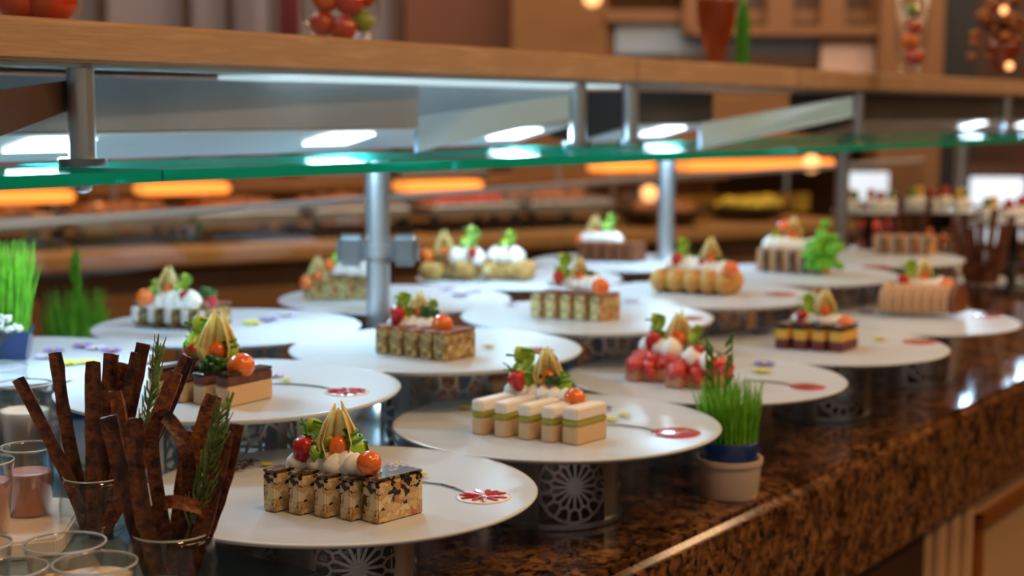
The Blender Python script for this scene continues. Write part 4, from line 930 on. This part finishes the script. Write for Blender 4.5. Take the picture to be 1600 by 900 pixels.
def rosemary(top, bot, Yt, Yb, n, ln, lab, seed=1, m='rose'):
    T = aty(top[0], top[1], Yt); B = aty(bot[0], bot[1], Yb); o = empty('rosemary_sprig', B); d = T-B; rd = random.Random(seed)
    b = bmesh.new(); tube(b, [Vector(), d*.5+Vector((.002, 0, 0)), d*.94], [.0014, .0012, .0007], 6); link('stem', b, M['stem'], o)
    b = bmesh.new(); dn = d.normalized(); ax = dn.cross(Vector((0, 1, 0))).normalized(); ay = dn.cross(ax)
    for i in range(n):
        t = .12+.86*i/n; a = rd.uniform(0, 2*pi); r_ = ax*cos(a)+ay*sin(a); p0 = d*t+Vector((.002*sin(pi*t), 0, 0)); L_ = ln*rd.uniform(.7, 1.1)*(1-.35*t)
        ribbon(b, [p0, p0+r_*L_*.35+dn*L_*.5, p0+r_*L_*.45+dn*L_], [.0012, .0017, .0006], .0005, r_)
    link('needles', b, M[m], o); return tag(o, lab, 'herb', 'rosemary sprigs in the stick jars')
rosemary((349, 636), (290, 850), y1-.014, y1-.006, 120, .020, 'rosemary sprig standing in the nearest stick jar', 2)
rosemary((249, 538), (204, 780), y2+.012, y2+.004, 110, .018, 'rosemary sprig standing in the second stick jar', 5)

# ------------------------------------------------------------ grass pots
def blades(bm, rx, ry, n, h, seed, z0=0, wd=.0017, shape='round'):
    rd = random.Random(seed)
    for i in range(n):
        if shape == 'round': a = rd.uniform(0, 2*pi); r_ = math.sqrt(rd.random()); x, y = rx*r_*cos(a), ry*r_*sin(a)
        else: x, y = rd.uniform(-rx, rx), rd.uniform(-ry, ry)
        hh = h*rd.uniform(.7, 1.05); lx, ly = x*.25+rd.gauss(0, .004), y*.25+rd.gauss(0, .004); fa = rd.uniform(0, pi)
        p0 = Vector((x, y, z0)); ribbon(bm, [p0, p0+Vector((lx*.35, ly*.35, hh*.5)), p0+Vector((lx, ly, hh))], [wd, wd, .0003], .0003, (sin(fa), cos(fa), .1))
def pot_right():
    q = sn(1.435, -.655-.055, 0); c = Vector((.224, 1.528, CT+.0005)); r_ = .0325
    b = bmesh.new(); lathe(b, [(0, 0), (r_*.88, 0), (r_*.92, .003), (r_, .034), (r_*1.05, .035), (r_*1.05, .040), (r_*.95, .040), (r_*.9, .034), (r_*.83, .006), (0, .005)], 48)
    o = link('ramekin', b, M['rame'], smooth=True); o.location = c; o.modifiers.new('e', 'EDGE_SPLIT').split_angle = R(50); tag(o, 'small white ramekin holding the blue grass pot at right', 'ramekin')
    g = empty('wheatgrass_pot', c+Vector((0, 0, .0055)))
    b = bmesh.new(); lathe(b, [(0, 0), (.0235, 0), (.0295, .052), (.028, .053), (.024, .050), (0, .048)], 40); link('pot', b, M['blue'], g, True)
    b = bmesh.new(); blades(b, .027, .027, 330, .066, 11, z0=.048); link('grass_blades', b, M['grass'], g)['kind'] = 'stuff'
    tag(g, 'bright green grass in a blue pot standing in the white ramekin', 'potted grass')
    # taller forked sprig
    s = empty('herb_sprig', c+Vector((-.012, .006, .055))); b = bmesh.new()
    for dx, h in ((-.010, .098), (.012, .090), (.0, .075)): tube(b, [(0, 0, 0), (dx*.6, 0, h*.5), (dx*.8, 0, h)], [.0022, .0022, .0012], 6)
    link('stalks', b, M['leaf'], s); b = bmesh.new(); rd = random.Random(4)
    for k in range(26):
        z = rd.uniform(.03, .10); sg = rd.choice((-1, 1)); p0 = Vector((sg*.006, 0, z)); ribbon(b, [p0, p0+Vector((sg*.006, rd.uniform(-.004, .004), .006)), p0+Vector((sg*.008, rd.uniform(-.006, .006), .013))], [.002, .004, .001], .0004, (0, -1, 0))
    link('leaves', b, M['leaf'], s); tag(s, 'forked green herb sprig standing up from the grass in the blue pot', 'herb')
pot_right()
def pot_left():
    c = atz(5, 572, -.262); c = Vector((c.x-.012, c.y+.02, E-.258+.0004)); g = empty('wheatgrass_box', c, R(12))
    b = bmesh.new()
    v = [(-.036, -.030), (.036, -.030), (.036, .030), (-.036, .030)]
    lo = [b.verts.new((x*.86, y*.86, 0)) for x, y in v]; hi = [b.verts.new((x, y, .030)) for x, y in v]; ih = [b.verts.new((x*.94, y*.94, .030)) for x, y in v]; il = [b.verts.new((x*.94, y*.94, .024)) for x, y in v]
    b.faces.new(lo)
    for A_, B_ in ((lo, hi), (hi, ih), (ih, il)):
        for i in range(4): b.faces.new((A_[i], A_[(i+1) % 4], B_[(i+1) % 4], B_[i]))
    b.faces.new(il); link('box', b, M['blue'], g)
    b = bmesh.new(); blades(b, .032, .027, 300, .098, 21, z0=.022, wd=.0022, shape='sq'); link('grass_blades', b, M['grass'], g)['kind'] = 'stuff'
    tag(g, 'tall green grass in a square blue box at the left edge', 'potted grass')
    f = empty('white_flower_sprig', c+Vector((.0, -.036, .0))); b = bmesh.new(); rd = random.Random(8); fl = []
    for px, py in ((3, 503), (12, 500), (31, 515), (4, 514), (13, 516), (21, 516), (-6, 508)):
        q = aty(px, py, c.y-.040)-f.location; fl.append(q); 
        tube(b, [Vector((0, 0, .0)), q*.5+Vector((0, 0, .004)), q], .0006, 5)
    link('stems', b, M['stem'], f); b = bmesh.new()
    for q in fl:
        for k in range(9): ball(b, q+Vector((rd.gauss(0, .0016), rd.gauss(0, .0016), rd.gauss(0, .0016))), .0019, (1, 1, 1), 6)
    link('florets', b, M['floret'], f, True); tag(f, 'tiny white flowers in front of the grass box at left', 'flower')
pot_left()
def pot_far():
    c = sn(1.17, -1.60, 0); c = Vector((atz(122, 524, -.30).x, 0, 0)); q = aty(122, 520, 1.93); g = empty('wheatgrass_bowl', (q.x, q.y, CT+.0005))
    b = bmesh.new(); lathe(b, [(0, 0), (.03, 0), (.038, .05), (.036, .051), (0, .046)], 32); link('pot', b, M['blue'], g, True)
    b = bmesh.new(); blades(b, .034, .034, 260, .115, 31, z0=.046, wd=.0025); link('grass_blades', b, M['grass'], g)['kind'] = 'stuff'
    b = bmesh.new(); rd = random.Random(2)
    for k in range(70):
        z = .09+.11*k/70; a = rd.uniform(0, 6.3); p0 = Vector((0, 0, z)); ribbon(b, [p0, p0+Vector((cos(a)*.006, sin(a)*.006, .010)), p0+Vector((cos(a)*.007, sin(a)*.007, .018))], [.003, .004, .001], .0005, (cos(a), sin(a), 0))
    link('centre_sprig', b, M['grass'], g); tag(g, 'blurred green grass pot with a tall centre sprig, rear left', 'potted grass')
pot_far()
# leafy green garnish beside the striped slices
b = bmesh.new(); rd = random.Random(6)
for k in range(60): ball(b, Vector((rd.gauss(0, .012), rd.gauss(0, .01), abs(rd.gauss(.018, .016)))), .009, (1, .6, .8), 8)
o = link('lettuce_garnish', b, mat('lime_leaf', '#6fbf2a', .5), smooth=True); o.location = aty(1288, 384, 2.40); o.location.z = E+ZR+.012; tag(o, 'bright lime-green leafy garnish right of the striped slices', 'garnish')

# ------------------------------------------------------------ fruit vases on the display shelf
def vase(px, Y, r_, prof, fruits, lab, name='fruit_vase'):
    q = aty(px, 60, Y); base = Vector((q.x, q.y, E+.0405+.037+.0005)); o = empty(name, base)
    b = bmesh.new(); lathe(b, [(r_*a, r_*z) for a, z in prof]+[(max(0, r_*a-.0015), r_*z) for a, z in prof[::-1][:-1]]+[(0, r_*prof[0][1]+.003)], 40); link('glass', b, M['glass'], o, True); tag(o, lab, 'vase')
    for i, (x, y, z, rr, m, nm, lb) in enumerate(fruits):
        b = bmesh.new(); ball(b, (0, 0, 0), rr*r_, (1, 1, .9), 18); f = link(nm, b, M[m], smooth=True); f.location = base+Vector((x, y, z))*r_; tag(f, lb, 'fruit', lb)
    return base
BOWL = [(0, 0), (.45, 0), (.8, .25), (1, .75), (1.02, 1.2), (.92, 1.7), (.75, 2.1)]
fr = lambda w_: [(-.45, -.2, .62, .36, 'tomato', 'tomato', 'lower left red tomato in '+w_), (.1, -.35, .50, .36, 'tomato', 'tomato', 'lower middle red tomato in '+w_), (.55, -.1, .68, .32, 'apple', 'green_apple', 'green apple in '+w_), (0, .3, .5, .36, 'orange', 'orange', 'lower rear orange fruit in '+w_),
      (-.35, -.15, 1.25, .38, 'orange', 'orange', 'upper left orange fruit in '+w_), (.25, -.3, 1.15, .38, 'tomato', 'tomato', 'upper middle red tomato in '+w_), (.6, .1, 1.3, .3, 'tomato', 'tomato', 'upper right red tomato in '+w_), (-.05, .25, 1.7, .38, 'tomato', 'tomato', 'topmost red tomato in '+w_)]
vase(533, 1.98, .050, BOWL, fr('the round vase above the thick pole'), 'round glass vase of tomatoes and fruit on the shelf above the thick pole')
vase(62, 1.50, .048, BOWL, [(-.3, -.3, .5, .45, 'tomato', 'tomato', 'lower left red tomato in the left vase'), (.35, -.25, .5, .5, 'tomato', 'tomato', 'lower right red tomato in the left vase'), (-.78+.1, .0, .9, .3, 'apple', 'green_apple', 'green fruit in the left vase'), (0, .2, 1.15, .5, 'tomato', 'tomato', 'upper red tomato in the left vase')], 'glass vase of red tomatoes at the left end of the shelf')
AMP = [(0, 0), (.5, 0), (.45, .3), (.6, .9), (.95, 2.2), (1.05, 3.2), (1.0, 4)]
def amber(px, Y, r_, lab, name='amber_vase', prof=AMP, m='amber', cat='vase'):
    q = aty(px, 60, Y); b = bmesh.new(); lathe(b, [(r_*a, r_*z) for a, z in prof]+[(0, r_*prof[-1][1])], 36); o = link(name, b, M[m], smooth=True); o.location = (q.x, q.y, E+.078); return tag(o, lab, cat)
amber(1118, 2.75, .034, 'amber glass vase widening upward beside the green bottle')
amber(1160, 2.80, .0125, 'slim bright green glass bottle beside the amber vase', 'green_bottle', [(0, 0), (.95, 0), (1, .3), (1, 7), (.5, 9), (.45, 12)], 'bottle', 'bottle')
vase(1424, 3.05, .040, [(0, 0), (.6, 0), (.65, .4), (.8, 1.5), (.85, 4.0)], [(.1, -.2, .7, .5, 'tomato', 'tomato', 'red tomato low in the tall jar'), (-.1, 0, 1.5, .45, 'orange', 'orange', 'orange fruit in the tall jar'), (.1, -.1, 2.2, .42, 'tomato', 'tomato', 'red tomato higher in the tall jar'), (0, 0, 3.0, .42, 'apple', 'green_apple', 'green apple in the tall jar')], 'tall glass jar layered with fruit on the far shelf')
def bouquet():
    q = aty(1566, 60, 3.1); o = empty('dried_arrangement', (q.x, q.y, E+.078)); b = bmesh.new(); lathe(b, [(0, 0), (.02, 0), (.012, .01), (.035, .04), (.03, .07), (0, .07)], 24); link('vase', b, M['amber'], o, True)
    b = bmesh.new(); rd = random.Random(9)
    for k in range(60): ball(b, Vector((rd.gauss(0, .025), rd.gauss(0, .02), .10+rd.gauss(0, .03))), .011, (1, 1, 1), 8)
    link('flower_heads', b, M['food'], o, True); tag(o, 'red-brown dried flower arrangement at the right end of the shelf', 'flowers')
    for i, (px, py) in enumerate(((1577, 101), (1568, 14))):
        b = bmesh.new(); ball(b, (0, 0, 0), .0085, (1, 1, 1), 12); t = link('candle_bulb', b, M['bulb'], smooth=True); t.location = aty(px, py, 3.02); tag(t, ('lower' if i == 0 else 'upper')+' small glowing amber bulb before the dried arrangement', 'lamp')
bouquet()
# pendant glows of the far room
for i, (px, py, Y, r_) in enumerate([(925, -4, 5.9, .035), (1268, 255, 5.2, .03), (1015, 302, 5.0, .028), (1240, 140, 5.0, .012), (155, 328, 4.4, .015)]):
    b = bmesh.new(); ball(b, (0, 0, 0), r_, (1, 1, 1), 14); o = link('pendant_lamp', b, M['bulb'], smooth=True); o.location = aty(px, py, Y)
    tag(o, ['warm round lamp above the tan pillar', 'warm round lamp at the end of the long heat lamp', 'warm round lamp left of the second steel pole', 'tiny warm lamp above the third bracket', 'tiny warm lamp between the two left heat lamps'][i], 'lamp', 'warm round lamps of the far room')

# ------------------------------------------------------------ far right clutter on the counter
def far_jar(px, py, lab, labs, n, hh, seed):
    q = atz(px, py, -.3925); jar(Vector((q.x, q.y, CT+.0006)), .036, .065, lab); rd = random.Random(seed)
    for i in range(n):
        t = (i+.5)/n*2-1; b = bmesh.new(); lean = t*.055; h2 = hh*rd.uniform(.85, 1.08); dy = rd.uniform(-.012, .012)
        ribbon(b, [Vector((t*.012, dy, .008)), Vector((t*.012+lean*.5, dy, h2*.5)), Vector((t*.012+lean, dy*1.6, h2))], .014, .002, (rd.uniform(-.4, .4), -1, 0)); o = link('chocolate_stick', b, M['bark']); o.location = (q.x, q.y, CT+.0006)
        tag(o, ORD[i]+' dark stick in '+labs, 'chocolate stick', 'chocolate sticks in '+labs)
far_jar(1532, 492, 'far glass jar of dark sticks at the right edge', 'the far right jar', 7, .20, 3)
far_jar(1412, 455, 'far glass jar of dark sticks behind the mocha log', 'the jar behind the mocha log', 6, .19, 4)
def tall_stand(px, py, Y, r_, ztop, lab, cups_, dm='white'):
    q = aty(px, py, Y); o = empty('tiered_stand', (q.x, q.y, CT+.0006)); zt = ztop+E-CT
    b = bmesh.new(); lathe(b, [(0, 0), (r_*.8, 0), (r_*.8, .006), (.012, .012), (.010, zt-.012), (.02, zt-.006), (0, zt-.006)], 32); link('column', b, M['black'], o, True)
    b = bmesh.new(); lathe(b, [(0, zt-.006), (r_, zt-.004), (r_, zt), (0, zt)], 40); link('tray', b, M['plate'], o, True); tag(o, lab, 'stand')
    rd = random.Random(int(px)); 
    for k in range(cups_):
        a = 2*pi*k/cups_; c = Vector((q.x+cos(a)*r_*.6, q.y+sin(a)*r_*.6, E+ztop+.0005)); b = bmesh.new(); lathe(b, [(0, 0), (.010, 0), (.016, .016), (.012, .026), (0, .03)], 18); m_ = link('mini_dessert', b, M['cream'], smooth=True); m_.location = c
        tag(m_, ['right-hand', 'rear right', 'rear left', 'left-hand', 'front left', 'front right'][k % 6]+' white cream dessert on '+lab, 'dessert', 'cream desserts on '+lab)
        b = bmesh.new(); ball(b, (0, 0, 0), .011, (1, 1, 1.2), 10); f = link('fruit_topping', b, M[['apple', 'redfood', 'yellow'][k % 3]], smooth=True); f.location = c+Vector((0, 0, .037)); tag(f, ['right-hand', 'rear right', 'rear left', 'left-hand', 'front left', 'front right'][k % 6]+' fruit topping on '+lab, 'garnish', 'fruit toppings on '+lab)
tall_stand(1465, 345, 3.42, .10, -.22, 'the black column stand behind the stick jars', 6)
tall_stand(1585, 350, 3.3, .10, -.235, 'the black column stand at the right edge', 6)
tall_stand(1358, 330, 3.6, .085, -.235, 'the black column stand beside the third pole', 5)
def far_bowl(px, py, lab, m, r_=.07):
    q = atz(px, py, -.3925); o = empty('glass_bowl', (q.x, q.y, CT+.0006)); b = bmesh.new(); lathe(b, [(0, 0), (r_*.5, 0), (r_*.9, .03), (r_, .07), (r_*.97, .07), (r_*.86, .032), (r_*.45, .004), (0, .004)], 36); link('bowl', b, M['glass'], o, True)
    b = bmesh.new(); rd = random.Random(int(px))
    for k in range(40): ball(b, Vector((rd.uniform(-.7, .7)*r_*.8, rd.uniform(-.7, .7)*r_*.8, rd.uniform(.02, .095))), .016, (1, 1, .8), 8)
    link('food', b, M[m], o, True)['kind'] = 'stuff'; tag(o, lab, 'bowl')
far_bowl(1445, 422, 'glass bowl of yellow-orange fruit behind the mocha log', 'orange'); far_bowl(1585, 440, 'glass bowl of red-orange fruit at the right edge', 'food', .09); far_bowl(1372, 400, 'glass bowl of red fruit left of the far stick jar', 'redfood')
